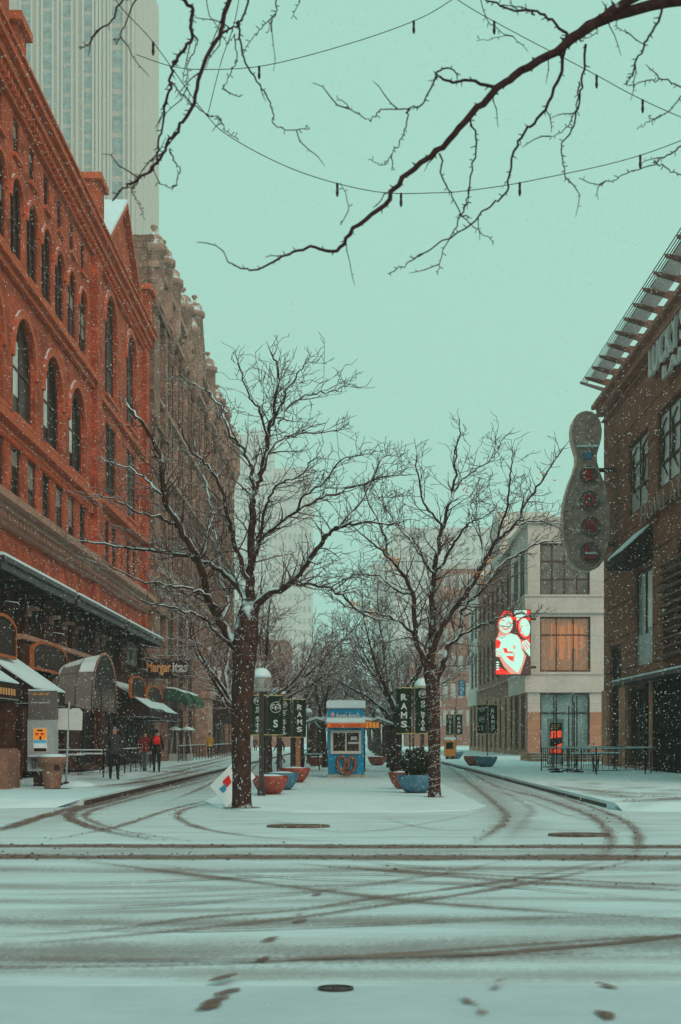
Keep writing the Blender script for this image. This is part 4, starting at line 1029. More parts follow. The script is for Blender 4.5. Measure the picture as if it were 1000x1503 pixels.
layers = [([(180, 225), (755, 225), (755, 1250), (180, 1250)], 'led_dark'), ([(470, 225), (715, 225), (690, 310), (590, 350), (545, 400), (500, 300)], 'led_mint'),
          ([(700, 225), (755, 225), (755, 300), (690, 300)], 'led_red'),
          ([(330, 240), (430, 245), (505, 300), (540, 390), (535, 520), (470, 590), (430, 420), (330, 300), (240, 400), (215, 520), (225, 380)], 'led_red'),
          ([(470, 380), (520, 390), (535, 590), (460, 600)], 'led_dark'),
          (ell(345, 470, 118, 150, .12), 'led_pink'), (ell(358, 450, 108, 142, .12), 'led_mint'), ([(240, 560), (300, 640), (260, 700), (215, 640)], 'led_pink'),
          (ell(345, 512, 58, 28, .12), 'led_red'), (ell(345, 506, 46, 13, .12), 'led_mint'), (ell(310, 388, 34, 9, .1), 'led_red'), (ell(432, 432, 26, 9, .3), 'led_red'), (ell(305, 352, 38, 6, -.1), 'led_pink'), ([(368, 420), (384, 425), (380, 466), (352, 462)], 'led_pink'),
          ([(555, 420), (590, 350), (670, 315), (755, 315), (755, 430), (640, 380), (575, 450)], 'led_dark'), ([(640, 350), (755, 340), (755, 400), (660, 370)], 'led_red'),
          (ell(650, 515, 98, 165, -.2), 'led_red'), (ell(660, 505, 92, 152, -.2), 'led_pink'), (ell(674, 498, 82, 140, -.2), 'led_mint'), ([(560, 640), (600, 700), (700, 700), (740, 620), (755, 760), (560, 760)], 'led_red'),
          (ell(614, 598, 44, 22, .7), 'led_red'), (ell(617, 594, 33, 10, .7), 'led_mint'), (ell(612, 490, 22, 8, .9), 'led_red'), (ell(700, 470, 26, 7, -.1), 'led_pink'), ([(585, 520), (600, 500), (604, 550), (590, 560)], 'led_red'),
          ([(180, 690), (230, 620), (300, 600), (440, 595), (540, 625), (600, 700), (640, 860), (690, 960), (650, 1080), (590, 1250), (430, 1235), (320, 1120), (250, 980), (180, 960)], 'led_pink'),
          ([(240, 640), (300, 640), (440, 600), (530, 630), (590, 710), (610, 860), (650, 930), (620, 1080), (555, 1220), (440, 1190), (340, 1090), (270, 960), (190, 960), (190, 840), (250, 820), (270, 740), (215, 690)], 'led_mint'),
          ([(180, 700), (250, 710), (270, 745), (240, 830), (180, 830)], 'led_red'), ([(470, 780), (520, 800), (500, 850), (470, 830)], 'led_pink'),
          ([(300, 830), (370, 835), (375, 880), (470, 890), (465, 912), (330, 905)], 'led_red'), ([(350, 955), (478, 960), (470, 1040), (420, 1020)], 'led_red'), ([(480, 900), (500, 900), (490, 1060), (475, 1050)], 'led_pink'),
          ([(280, 960), (330, 1040), (460, 1160), (560, 1240), (430, 1245), (320, 1130), (250, 1000)], 'led_pink'), ([(190, 880), (290, 900), (290, 912), (190, 895)], 'led_pink'), ([(190, 930), (280, 945), (280, 957), (190, 945)], 'led_pink'),
          ([(240, 1130), (420, 1225), (430, 1250), (180, 1250), (180, 1170)], 'led_red'),
          ([(620, 730), (700, 695), (750, 760), (755, 970), (670, 880), (610, 800)], 'led_mint'), ([(650, 750), (725, 850), (715, 858), (640, 758)], 'led_red'), ([(680, 725), (748, 820), (740, 828), (672, 735)], 'led_red'), ([(620, 780), (690, 870), (682, 876), (612, 790)], 'led_red'),
          ([(670, 900), (755, 980), (755, 1250), (590, 1250), (650, 1090), (690, 970)], 'led_dark')]
layers += [([(190, 1045+38*i), (238, 1045+38*i), (238, 1065+38*i), (190, 1065+38*i)], 'led_mint') for i in range(4)]
allm = ['led_dark', 'led_mint', 'led_red', 'led_pink']; q = MB()
for i, (pl2, mt) in enumerate(layers):
    q.sheet([U(min(max(a, 182), 753), min(max(b, 227), 1248)) for a, b in pl2], .004*i, Ms, allm.index(mt))
q.build('picture', allm, t)
q = MB(); q.box(x1-.1, x1+.5, z0+.5, z0+.7, -.3, -.1, M=Ms); q.box(x1-.1, x1+.5, z1-.8, z1-.6, -.3, -.1, M=Ms); q.build('bracket', 'steel_dark', t)

# ------------------------------------------------------------------ kiosk
KY = 54.8; s_ = KY/F; kx = lambda px: (px-HX)*s_; kz = lambda py: CZ+(HY-py)*s_
K = thing('pretzel_kiosk', (kx(508), KY+1.3, 0), 'blue snack kiosk with snowy roof and a giant pretzel on its front', 'kiosk')
MKi = plane_y(KY); x0, x1 = kx(481.5), kx(534.5)
q = MB(); q.wall([(x0, .14), (x1, .14), (x1, kz(1040)), (x0, kz(1040))], [rect(kx(486.5), kx(529.5), kz(1105), kz(1073))], .12, MKi)
q.add([(x0, KY, .14), (x0, KY+2.6, .14), (x0, KY+2.6, kz(1040)), (x0, KY, kz(1040))], [(0, 1, 2, 3)]); q.add([(x1, KY, .14), (x1, KY+2.6, .14), (x1, KY+2.6, kz(1040)), (x1, KY, kz(1040))], [(0, 1, 2, 3)])
q.add([(x0, KY+2.6, .14), (x1, KY+2.6, .14), (x1, KY+2.6, kz(1040)), (x0, KY+2.6, kz(1040))], [(0, 1, 2, 3)])
q.build('wall', 'kiosk_blue', K)
q = MB(); q.box(x0-.03, x1+.03, KY-.03, KY+2.65, 0, .14); q.build('base', 'kiosk_base', K)
q = MB(); q.box(x0-.04, x1+.04, KY-.05, KY+2.66, kz(1040), kz(1039)); q.build('roof', 'kiosk_base', K)
q = MB(); 
xs = [x0-.06, x0-.03, x1+.03, x1+.06]
q.prism([(x0-.05, kz(1039)+.004), (x1+.05, kz(1039)+.004), (x1+.06, kz(1030)), (x1+.01, kz(1028.2)), (x0+.4, kz(1027.6)), (x0-.01, kz(1028.4)), (x0-.06, kz(1030.5))], -2.7, .07, MKi); q.build('snow_cover', 'snow', K)
f = window(K, MKi, rect(kx(486.5), kx(529.5), kz(1105), kz(1073)), .08, 2, 1, 'glass_mid', 'frame_pale', .07)
q = MB(); q.box(kx(485.6), kx(530.4), kz(1106.5), kz(1105), 0, .06, M=MKi); q.box(kx(485.6), kx(530.4), kz(1073), kz(1072), 0, .03, M=MKi); q.box(kx(485.6), kx(486.5), kz(1105), kz(1073), 0, .03, M=MKi); q.box(kx(529.5), kx(530.4), kz(1105), kz(1073), 0, .03, M=MKi)
q.build('window_trim', 'frame_pale', K)
q = MB(); q.box(kx(511), kx(527), kz(1092), kz(1089), -.078, -.06, M=MKi); q.box(kx(515), kx(524), kz(1086), kz(1081), -.078, -.06, M=MKi); q.build('menu_shelf', 'glass_sky', f)
# orange valance front + snow, striped side awning
q = MB(); q.prism([(0, kz(1058)), (.42, kz(1061.5)), (.42, kz(1068)), (.38, kz(1068)), (.38, kz(1062)), (0, kz(1060))], x0-.04, x1+.04, lambda u, v, d: Vector((d, KY-u, v)))
aw = q.build('awning', 'orange_paint', K)
q = MB(); q.prism([(0.0, kz(1058)+.004), (.425, kz(1061.5)+.004), (.44, kz(1059)), (.3, kz(1055)), (0, kz(1053))], x0-.05, x1+.05, lambda u, v, d: Vector((d, KY-u, v))); q.build('snow_cover', 'snow', aw)
text_mesh('PRETZELS & LEMONADE', kx(488), kx(529), kz(1067), kz(1063.6), .422, MKi, .01).build('lettering', 'sign_red', aw)
q = MB(); 
for i in range(8):
    ya, yb = KY+.06+i*.31, KY+.06+(i+1)*.31
    q.prism([(x1, kz(1056.5)), (x1+.62, kz(1060)), (x1+.62, kz(1068.5)), (x1+.6, kz(1068.5)), (x1+.6, kz(1061)), (x1, kz(1058))], ya, yb, lambda u, v, d: Vector((u, d, v)), i % 2)
    # striped end wall facing the camera
n_ = 9
for i in range(n_): 
    a, b = x1+.02+.60*i/n_, x1+.02+.60*(i+1)/n_
    q.box(a, b, kz(1068.2), kz(1057+2.8*i/n_), -.1, -.06+.0, i % 2, M=MKi)
aw2 = q.build('side_awning', ['orange_paint', 'yellow_paint'], K)
q = MB(); q.prism([(x1, kz(1056.5)+.004), (x1+.3, kz(1058)), (x1+.28, kz(1054)), (x1, kz(1051.5))], KY+.1, KY+2.5, lambda u, v, d: Vector((u, d, v))); q.build('snow_cover', 'snow', aw2)
q = MB(); q.box(x1, x1+.66, KY+.1, KY+2.5, kz(1070), kz(1069)); q.build('counter_roof', 'steel_snowy', K)
# left side snowy ledge
q = MB(); q.prism([(x0, kz(1050)), (x0-.27, kz(1053)), (x0-.27, kz(1057)), (x0, kz(1054.5))], KY+.3, KY+2.4, lambda u, v, d: Vector((u, d, v))); q.build('side_ledge', 'snow', K)
q = MB(); q.box(x0-.1, x0, KY+.2, KY+2.4, kz(1073), kz(1068)); q.build('side_counter', 'snow', K)
# brand line
text_mesh("Auntie Anne's", kx(493), kx(528), kz(1053), kz(1047), .012, MKi, .02, bold=.03).build('lettering', 'letter_pale', K)
q = MB(); c = (kx(488.5), kz(1049.5))
q.prism([(c[0]+.075*math.cos(a*math.pi/8), c[1]+.075*math.sin(a*math.pi/8)) for a in range(16)], .003, .02, MKi, 0)
q.prism([(c[0]+.05*math.cos(a*math.pi/8), c[1]-.005+.05*math.sin(a*math.pi/8)) for a in range(16)], .021, .03, MKi, 1)
q.prism([(c[0]-.03, c[1]+.07), (c[0]+.03, c[1]+.07), (c[0]+.02, c[1]+.11), (c[0]-.02, c[1]+.11)], .003, .02, MKi, 0)
q.build('emblem', ['letter_pale', 'orange_paint'], K)
# pretzel: two lobes, crossed arms
q = MB(); pcx, pcz = kx(508.8), kz(1121.5)
def pz(u, v, d=.09): return MKi(pcx+u*s_, pcz-v*s_, d)
loop = [(3.5, 8.5, .05), (-3, 4, .10), (-1.0, -3, .12), (-4, -9.5, .1), (-8.5, -11, .1), (-12.5, -6, .1), (-13, 1, .1), (-10, 8, .1), (-4, 12.5, .1), (2, 13.5, .1), (8, 10.5, .1), (12.5, 4, .1), (13, -3, .1), (10, -9, .1), (5.5, -9.5, .1), (2.2, -4, .15), (3.2, 2, .16), (-2.0, 6, .16), (-6, 9.5, .12)]
P_ = catmull([pz(*p) for p in loop], 5)
q.tube(P_, [.045+.022*math.sin(math.pi*i/len(P_)) for i in range(len(P_))], 9)
q.build('pretzel', 'pretzel', K)

# ------------------------------------------------------------------ trees
def gauss(v, s, r): return Vector((r.gauss(0, s), r.gauss(0, s), r.gauss(0, s)))+v
def grow(mb, p, d, L, r, lvl, rg, spread=1.0, minr=.0045, dens=1.0):
    """zig-zag branch with alternate side shoots"""
    n = max(3, int(L/.16)) if lvl < 2 else max(2, int(L/.11))
    pts = [p]; rad = [r]; step = L/n; cur = d.normalized(); side = 1
    kids = []
    for i in range(n):
        cur = (cur+gauss(Vector(), .17, rg)+Vector((0, 0, .035 if lvl < 2 else .02))).normalized()
        p = p+cur*step; pts.append(p); t = (i+1)/n; rad.append(max(r*(1-.78*t), minr*.75))
        if t > .12 and rg.random() < (.62 if lvl == 0 else .58)*dens:
            kids.append((p, cur.copy(), t))
    mb.tube(pts, rad, 6 if r > .05 else (4 if r > .014 else 3), caps=False)
    if lvl >= 3: return
    for (q, c, t) in kids:
        ax = c.orthogonal().normalized(); ax.rotate(Quaternion(c, rg.uniform(0, 6.283)))
        ang = rg.uniform(.55, 1.15); dd = c.copy(); dd.rotate(Quaternion(ax, ang))
        if dd.z < -.4: dd.z *= -.5
        k = (rg.uniform(.30, .62)*(1.1-.6*t))
        l2 = L*k
        if lvl == 0: l2 = min(max(l2, .5), 2.0)
        if lvl == 1: l2 = min(max(l2, .22), .9)
        if lvl == 2: l2 = rg.uniform(.08, .28)
        grow(mb, q, dd, l2, max(min(r*(1-.75*t)*.6, .022 if lvl == 0 else .011), minr), lvl+1, rg, spread, minr, dens)
def limb_tree(base, Y, trunk, limbs, label, seed, minr=.006, dens=1.0, kid_len=(.7, 2.0), kid_gap=.30):
    """trunk and limbs traced as 3-D polylines: every point gets its own depth"""
    rg = random.Random(seed); b = W(base[0], base[1], Y); b.z = 0
    t = thing('bare_tree', b, label, 'tree', 'bare street trees along the median')
    s = Y/F; tm = MB()
    P = [W(x, y, Y+dy) for x, y, w, dy in trunk]; P[0].z = -.1
    Pc = catmull(P, 6); ws = catmull([Vector((w, 0, 0)) for _, _, w, _ in trunk], 6)
    rr = [max(v.x, .5)*s/2*(1+rg.uniform(-.05, .05)) for v in ws]; rr[0] *= 1.3; rr[1] *= 1.12
    tm.tube(Pc, rr, 16, caps=False); tm.build('trunk', 'bark', t); Pc0 = Pc; rr0 = rr
    cm = MB(); tw = MB()
    for li, limb in enumerate(limbs):
        pts = []; n = len(limb)-1; out = limb[0][3] if len(limb[0]) > 3 else rg.uniform(-1.6, 1.6)
        for i, q in enumerate(limb): pts.append(W(q[0], q[1], Y+out*(i/n)**1.1+ (rg.uniform(-.12, .12) if i else 0)))
        # small wiggle between traced points
        Pc = catmull(pts, 5); Pc = [p+(gauss(Vector(), .022, rg) if 0 < i < len(Pc)-1 else Vector()) for i, p in enumerate(Pc)]
        w0, w1 = limb[0][2]*1.02, limb[-1][2]*1.4
        R_ = [max((w0+(w1-w0)*(i/(len(Pc)-1))**.8)*s/2, minr) for i in range(len(Pc))]
        (cm).tube(Pc, R_, 8, caps=False)
        acc = 0; L = sum((Pc[i+1]-Pc[i]).length for i in range(len(Pc)-1)); run = 0
        for i in range(1, len(Pc)):
            seg = (Pc[i]-Pc[i-1]).length; acc += seg; run += seg
            if acc > kid_gap and run > L*.10:
                acc = 0
                for _ in range(2 if rg.random() < .45 else 1):
                    c = (Pc[i]-Pc[i-1]).normalized(); ax = c.orthogonal().normalized(); ax.rotate(Quaternion(c, rg.uniform(0, 6.283)))
                    dd = c.copy(); dd.rotate(Quaternion(ax, rg.uniform(.6, 1.2)))
                    if dd.z < -.25: dd.z = -.3*dd.z
                    f = run/L
                    grow(tw, Pc[i], dd, rg.uniform(*kid_len)*(1.15-.78*f), min(R_[i]*.5, .024), 1, rg, minr=minr, dens=dens)
        c = (Pc[-1]-Pc[-2]).normalized(); grow(tw, Pc[-1], c, .3, R_[-1], 1, rg, minr=minr, dens=dens)
    fl = MB()
    for _ in range(150):
        k = rg.randrange(0, len(Pc0)-6); p = Pc0[k].lerp(Pc0[k+1], rg.random()); a = rg.uniform(-2.6, -.5); r_ = rr0[k]*1.0
        c = p+Vector((r_*math.cos(a), r_*math.sin(a), 0)); h = rg.uniform(.008, .035); w_ = rg.uniform(.004, .012); tx = Vector((-math.sin(a), math.cos(a), 0)); no = Vector((math.cos(a), math.sin(a), 0))
        fl.add([c+tx*w_, c+Vector((0, 0, h)), c-tx*w_, c-Vector((0, 0, h*.7)), c+no*.010], [(0, 1, 4), (1, 2, 4), (2, 3, 4), (3, 0, 4)])
    fl.build('snow_flecks', 'snow', t)
    crown = cm.build('crown', 'bark', t); tw.build('twigs', 'twig', crown)
    return t, crown, rg
z3 = lambda x, y: (180+x/2.381, 500+y/2.381)
def Lm(pts, w0, w1, dep):      # limb from zoom-3 coordinates
    out = [[*z3(*p), w0, dep] for p in pts]; out[-1][2] = w1; return [tuple(o) for o in out]
limbs = [
 Lm([(390, 1060), (345, 985), (300, 900), (270, 780), (200, 650), (150, 560), (130, 400), (60, 280), (20, 230)], 15, 3, -.6),
 Lm([(440, 920), (395, 850), (300, 780), (180, 740), (80, 735), (0, 722), (-150, 700)], 11, 2, 1.5),
 Lm([(445, 920), (445, 830), (450, 740), (455, 600), (462, 520), (490, 450), (510, 340), (530, 220), (545, 100), (520, 45)], 15, 1.8, .4),
 Lm([(445, 850), (405, 740), (375, 640), (350, 520), (300, 440), (240, 380), (200, 300)], 8, 1.6, -1.6),
 Lm([(462, 520), (430, 400), (370, 310), (330, 210), (260, 160), (190, 125)], 6.5, 1.4, 1.0),
 Lm([(450, 960), (500, 890), (580, 850), (640, 780), (700, 700), (750, 650), (850, 635), (940, 640)], 13, 2, -1.2),
 Lm([(440, 880), (455, 780), (480, 700), (520, 660), (600, 600), (700, 550), (800, 510), (900, 480), (985, 470)], 9, 1.6, 1.4),
 Lm([(560, 860), (640, 850), (750, 880), (820, 940), (900, 975)], 6, 1.8, .9),
 Lm([(390, 1075), (330, 1020), (290, 975), (215, 945), (130, 925), (60, 905)], 6, 1.4, -2.4),
 Lm([(340, 960), (300, 890), (240, 870), (150, 850), (60, 835), (-40, 790)], 6, 1.4, -1.0),
 Lm([(490, 450), (530, 360), (600, 330), (690, 320), (760, 310)], 4.5, 1.2, 1.3),
 Lm([(510, 340), (480, 250), (440, 190), (410, 100)], 4.0, 1.2, -1.0),
 Lm([(545, 290), (590, 220), (650, 190), (720, 180), (780, 150)], 3.6, 1.1, .8),
 Lm([(520, 300), (560, 210), (600, 130), (640, 80)], 3.4, 1.1, -.8),
 Lm([(600, 600), (640, 540), (700, 500), (760, 420), (830, 400)], 4, 1.1, -1.2),
 Lm([(480, 700), (500, 600), (520, 540), (560, 490), (620, 470), (680, 400)], 5, 1.2, -1.9),
 Lm([(700, 700), (760, 640), (830, 560), (900, 430), (950, 380)], 4.5, 1.2, .9),
 Lm([(150, 560), (100, 500), (60, 470), (0, 440), (-60, 420)], 5, 1.3, 1.6),
 Lm([(200, 650), (140, 620), (60, 600), (-20, 560), (-90, 540)], 5, 1.3, -1.4),
 Lm([(270, 780), (310, 640), (300, 520), (260, 400), (250, 300)], 5, 1.2, 1.8),
 Lm([(345, 985), (370, 900), (340, 830), (330, 700), (300, 620)], 6.5, 1.5, 2.2),
]
limb_tree((355, 1187), 30.6, [(355, 1190, 29, 0), (355, 1140, 28, 0), (354, 1070, 29, 0), (357, 1000, 32, 0), (360, 950, 37, 0), (364, 905, 30, 0), (367, 880, 18, 0)], limbs,
          'large bare tree at the front left, spreading over the brick facade', 11, minr=.0078, dens=1.06, kid_gap=.145, kid_len=(.5, 1.55))
z4 = lambda x, y: (500+x/2.857, 600+y/2.857)
def Lr(pts, w0, w1, dep):
    out = [[*z4(*p), w0, dep] for p in pts]; out[-1][2] = w1; return [tuple(o) for o in out]
limbs = [
 Lr([(378, 1150), (380, 1040), (385, 860), (395, 690), (410, 580), (430, 490), (455, 400), (480, 300), (480, 200), (500, 90)], 11, 1.3, .3),
 Lr([(375, 1060), (420, 920), (490, 820), (530, 770), (600, 650), (650, 560), (720, 490), (790, 380), (850, 290), (930, 170)], 11, 1.4, -1.1),
 Lr([(400, 1180), (430, 1060), (450, 1000), (500, 950), (520, 830), (590, 760), (680, 650), (760, 600), (840, 560), (930, 552)], 9, 1.3, 1.2),
 Lr([(365, 1110), (320, 960), (305, 780), (250, 680), (200, 620), (130, 560), (60, 500)], 9, 1.3, -.9),
 Lr([(392, 690), (330, 600), (280, 530), (220, 470), (150, 350)], 5, 1.2, 1.4),
 Lr([(430, 490), (370, 430), (330, 320), (320, 200)], 4.5, 1.2, -.9),
 Lr([(500, 950), (570, 920), (640, 890), (720, 860), (800, 870)], 4, 1.2, -1.2),
 Lr([(395, 690), (460, 600), (520, 500), (560, 470), (620, 440)], 5, 1.1, -1.5),
 Lr([(455, 400), (500, 310), (560, 260), (640, 200), (670, 150)], 4, 1.1, 1.0),
 Lr([(600, 650), (590, 540), (560, 440), (550, 380), (600, 330)], 4.5, 1.1, 1.5),
 Lr([(650, 560), (700, 400), (710, 280), (720, 200)], 4, 1.1, -.8),
 Lr([(305, 780), (240, 760), (160, 700), (60, 700), (-30, 760)], 4.5, 1.2, 1.3),
 Lr([(320, 960), (250, 900), (170, 860), (60, 840), (-40, 790)], 5, 1.2, -1.6),
 Lr([(720, 490), (800, 470), (870, 480), (930, 520)], 3.5, 1.1, .9),
 Lr([(200, 620), (180, 520), (130, 420), (100, 330)], 3.5, 1.1, -.6),
]
rt, rc, rg_ = limb_tree((638, 1171), 36.3, [(638, 1174, 18, 0), (638, 1120, 18, 0), (637, 1060, 19, 0), (635, 1010, 20, 0), (632, 985, 20, 0), (632, 965, 12, 0)], limbs,
          'bare tree at the front right with snowy forked limbs and lights wound round its trunk', 23, minr=.0088, dens=1.06, kid_gap=.155, kid_len=(.5, 1.6))
# lights / snow rings wound round the right trunk
q = MB()
for i in range(26):
    z = .2+i*.155; a0 = rnd.uniform(0, 6.28); r_ = .175 if z < 3 else .19
    q.tube([Vector((2.143+r_*math.cos(a0+k*.5), 36.3+r_*math.sin(a0+k*.5), z+.02*k)) for k in range(9)], .009, 4)
q.build('light_wire', 'cornice_grey', rt)
# a few clinging orange leaves on the right tree
q = MB(); rg = random.Random(5)
for (px, py, nn) in ((572, 818, 26), (580, 824, 16), (548, 905, 16), (716, 824, 18), (712, 838, 12), (727, 790, 10), (650, 858, 6), (800, 700, 8), (520, 888, 14), (684, 715, 8), (563, 812, 14), (707, 850, 14), (540, 900, 12), (655, 800, 6)):
    for k in range(nn):
        c = W(px+rg.gauss(0, 5), py+rg.gauss(0, 5), 36.3+rg.uniform(-1, 1)); a = gauss(Vector(), 1, rg).normalized()*.055; b = a.orthogonal().normalized()*.03
        q.add([c-a, c+b, c+a, c-b+Vector((0, 0, .01))], [(0, 1, 2, 3)])
q.build('dead_leaves', 'dead_leaf', rc)
# prototypes for the rows behind
def proto(seed, lean=0):
    rg = random.Random(seed); t = thing('bare_tree', (0, 0, 0), 'bare street tree', 'tree', 'bare street trees along the median')
    tm = MB(); H = rg.uniform(2.6, 3.2); r0 = .19
    pts = [Vector((0, 0, -.1))]; 
    for i in range(1, 7): pts.append(Vector((rg.gauss(0, .03)+lean*i*.03, rg.gauss(0, .03), H*i/6)))
    tm.tube(pts, [r0*1.25, r0*1.05, r0, r0*.97, r0*.95, r0*.95, r0*.9], 10, caps=False); tm.build('trunk', 'bark', t)
    cm = MB(); tw = MB(); top = pts[-1]; N_ = rg.choice((5, 6))
    for k in range(N_):
        a = k*6.283/N_+rg.uniform(-.3, .3); up = rg.uniform(.75, 1.5) if k else 3
        d = Vector((math.cos(a), math.sin(a), up)).normalized(); L = rg.uniform(5.0, 6.4) if up > 1 else rg.uniform(4.4, 5.4)
        n = 18; p = top-Vector((0, 0, rg.uniform(0, .5))); P = [p]; cur = d
        for i in range(n):
            cur = (cur+gauss(Vector(), .085, rg)+Vector((0, 0, .015))).normalized(); p = p+cur*L/n; P.append(p)
        r1 = r0*rg.uniform(.45, .65); R_ = [max(r1*(1-.93*(i/n)), .012) for i in range(n+1)]
        cm.tube(P, R_, 6, caps=False)
        for i in range(3, n+1):
            for _ in range(2 if i > 6 else 1):
                c = (P[i]-P[i-1]).normalized(); ax = c.orthogonal().normalized(); ax.rotate(Quaternion(c, rg.uniform(0, 6.283)))
                dd = c.copy(); dd.rotate(Quaternion(ax, rg.uniform(.5, 1.1)))
                if dd.z < -.2: dd.z *= -.5
                grow(tw, P[i], dd, rg.uniform(.9, 2.1)*(1.15-.45*i/n), max(R_[i]*.5, .014), 1, rg, minr=.0135, dens=.86)
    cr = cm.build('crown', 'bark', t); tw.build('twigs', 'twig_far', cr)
    return t
protos = [proto(31), proto(47, 1), proto(59, -1)]
spots = [(-3.4, 58, 1.02, 0), (-3.0, 77, 1.0, 1), (-2.75, 97, 1.0, 2), (-2.9, 117, 1.05, 0), (-2.9, 138, 1, 1), (-2.9, 160, 1, 2), (-2.9, 185, 1, 0), (-3, 212, 1, 1),
         (1.95, 58.5, .96, 1), (2.05, 74, 1.0, 2), (2.2, 92, 1.0, 0), (2.3, 111, 1.05, 1), (2.4, 131, 1, 2), (2.5, 152, 1, 0), (2.5, 176, 1, 1), (2.6, 205, 1, 2), (-1.35, 74.4, .8, 1), (-3.3, 44.5, .82, 2)]
names = ['left row, just behind the first blue planter', 'left row, third from the front', 'left row, far side of the kiosk', 'left row, fifth from the front', 'left row, sixth from the front', 'left row, seventh from the front',
         'left row, last but one, almost lost in haze', 'left row, farthest, lost in haze', 'right row, second from the front behind the green banner', 'right row, third from the front beside the kiosk', 'right row, fourth from the front',
         'right row, fifth from the front', 'right row, sixth from the front', 'right row, seventh from the front', 'right row, last but one, almost lost in haze', 'right row, farthest, lost in haze', 'slim one standing close to the kiosk on its left', 'slim one between the big left tree and the banners']
rg = random.Random(3); used = set()
for (x, y, s, k), nm in zip(spots, names):
    lab = 'bare tree in the '+nm if not nm.startswith('slim') else 'bare tree, '+nm
    lab = ' '.join(lab.split()[:16])
    if k not in used: o = protos[k]; used.add(k); o['label'] = lab
    else: o = clone(protos[k], label=lab)
    o.location = (x, y, 0); o.rotation_euler = (0, 0, rg.uniform(0, 6.28)); o.scale = (s, s, s)

# near branches hanging into the top of the picture (trees stand just outside the frame)
def near_tree(base, label, trunk, limbs, seed, Y=9.0):
    t = thing('overhanging_tree', base, label, 'tree'); rg = random.Random(seed)
    tm = MB(); tm.tube(catmull([Vector(p) for p in trunk], 5), [.17, .165, .16, .155, .15, .145, .14, .135, .13, .125, .12, .115, .11, .1, .09, .08][:5*(len(trunk)-1)+1] if 5*(len(trunk)-1)+1 <= 16 else .12, 12, caps=False)
    tm.build('trunk', 'near_bark', t)
    cm = MB(); 
    for limb in limbs:
        dep = limb[0][3]; n = len(limb)-1
        P = []
        for i, q in enumerate(limb):
            P.append(Vector(q[:3]) if len(q) == 5 else W(q[0], q[1], Y+dep+(limb[-1][3]-dep)*i/n))
        ws = []
        Pc = catmull(P, 5); Pc = [p+(gauss(Vector(), .006, rg) if 0 < i < len(Pc)-1 else Vector()) for i, p in enumerate(Pc)]
        w0 = limb[0][-1] if len(limb[0]) == 5 else limb[0][2]; w1 = limb[-1][2] if len(limb[-1]) == 4 else limb[-1][-1]
        L = sum((Pc[i+1]-Pc[i]).length for i in range(len(Pc)-1)); run = 0; acc = 0; sidek = 1
        rads = []
        for i in range(len(Pc)): rads.append(max(w0+(w1-w0)*(i/(len(Pc)-1))**.7, .8)*Y*.44/F)
        cm.tube(Pc, rads, 8, caps=True)
        for i in range(1, len(Pc)):
            a, b = Pc[i-1], Pc[i]; seg = (b-a).length; run += seg; acc += seg
            # knobbly buds
            m_ = int(seg/.07)+1
            for k in range(m_):
                if rg.random() < .62:
                    p = a.lerp(b, (k+.5)/m_); c = (b-a).normalized(); ax = c.orthogonal().normalized(); ax.rotate(Quaternion(c, rg.uniform(0, 6.283)))
                    d = (ax+c*.4).normalized(); l = rg.uniform(.012, .035)+rads[i]
                    cm.tube([p, p+d*l*.6, p+d*l], [rads[i]*.6, max(rads[i]*.3, .0035), .002], 4, caps=False)
            if acc > .42 and rads[i] < .04:
                acc = 0
                c = (b-a).normalized(); ax = Vector((0, 1, 0)); ax.rotate(Quaternion(c, rg.uniform(-.8, .8))); d = c.copy(); d.rotate(Quaternion(ax, rg.choice((-1, 1))*rg.uniform(.5, 1.1)))
                l = rg.uniform(.10, .38); p = b; pts = [p]; 
                for k in range(4):
                    d = (d+gauss(Vector(), .25, rg)+Vector((0, 0, -.06))).normalized(); p = p+d*l/4; pts.append(p)
                cm.tube(pts, [.005, .004, .0035, .003, .002], 4, caps=False)
                for p in pts[1:-1]:
                    e = gauss(Vector(), 1, rg).normalized()*.02; cm.tube([p, p+e], [.003, .0015], 3, caps=False)
    cm.build('branches', 'near_bark', t)
D = lambda pts, w0, w1, d0=0, d1=0: [(x, y, w0 if i == 0 else w1, d0 if i == 0 else d1) for i, (x, y) in enumerate(pts)]
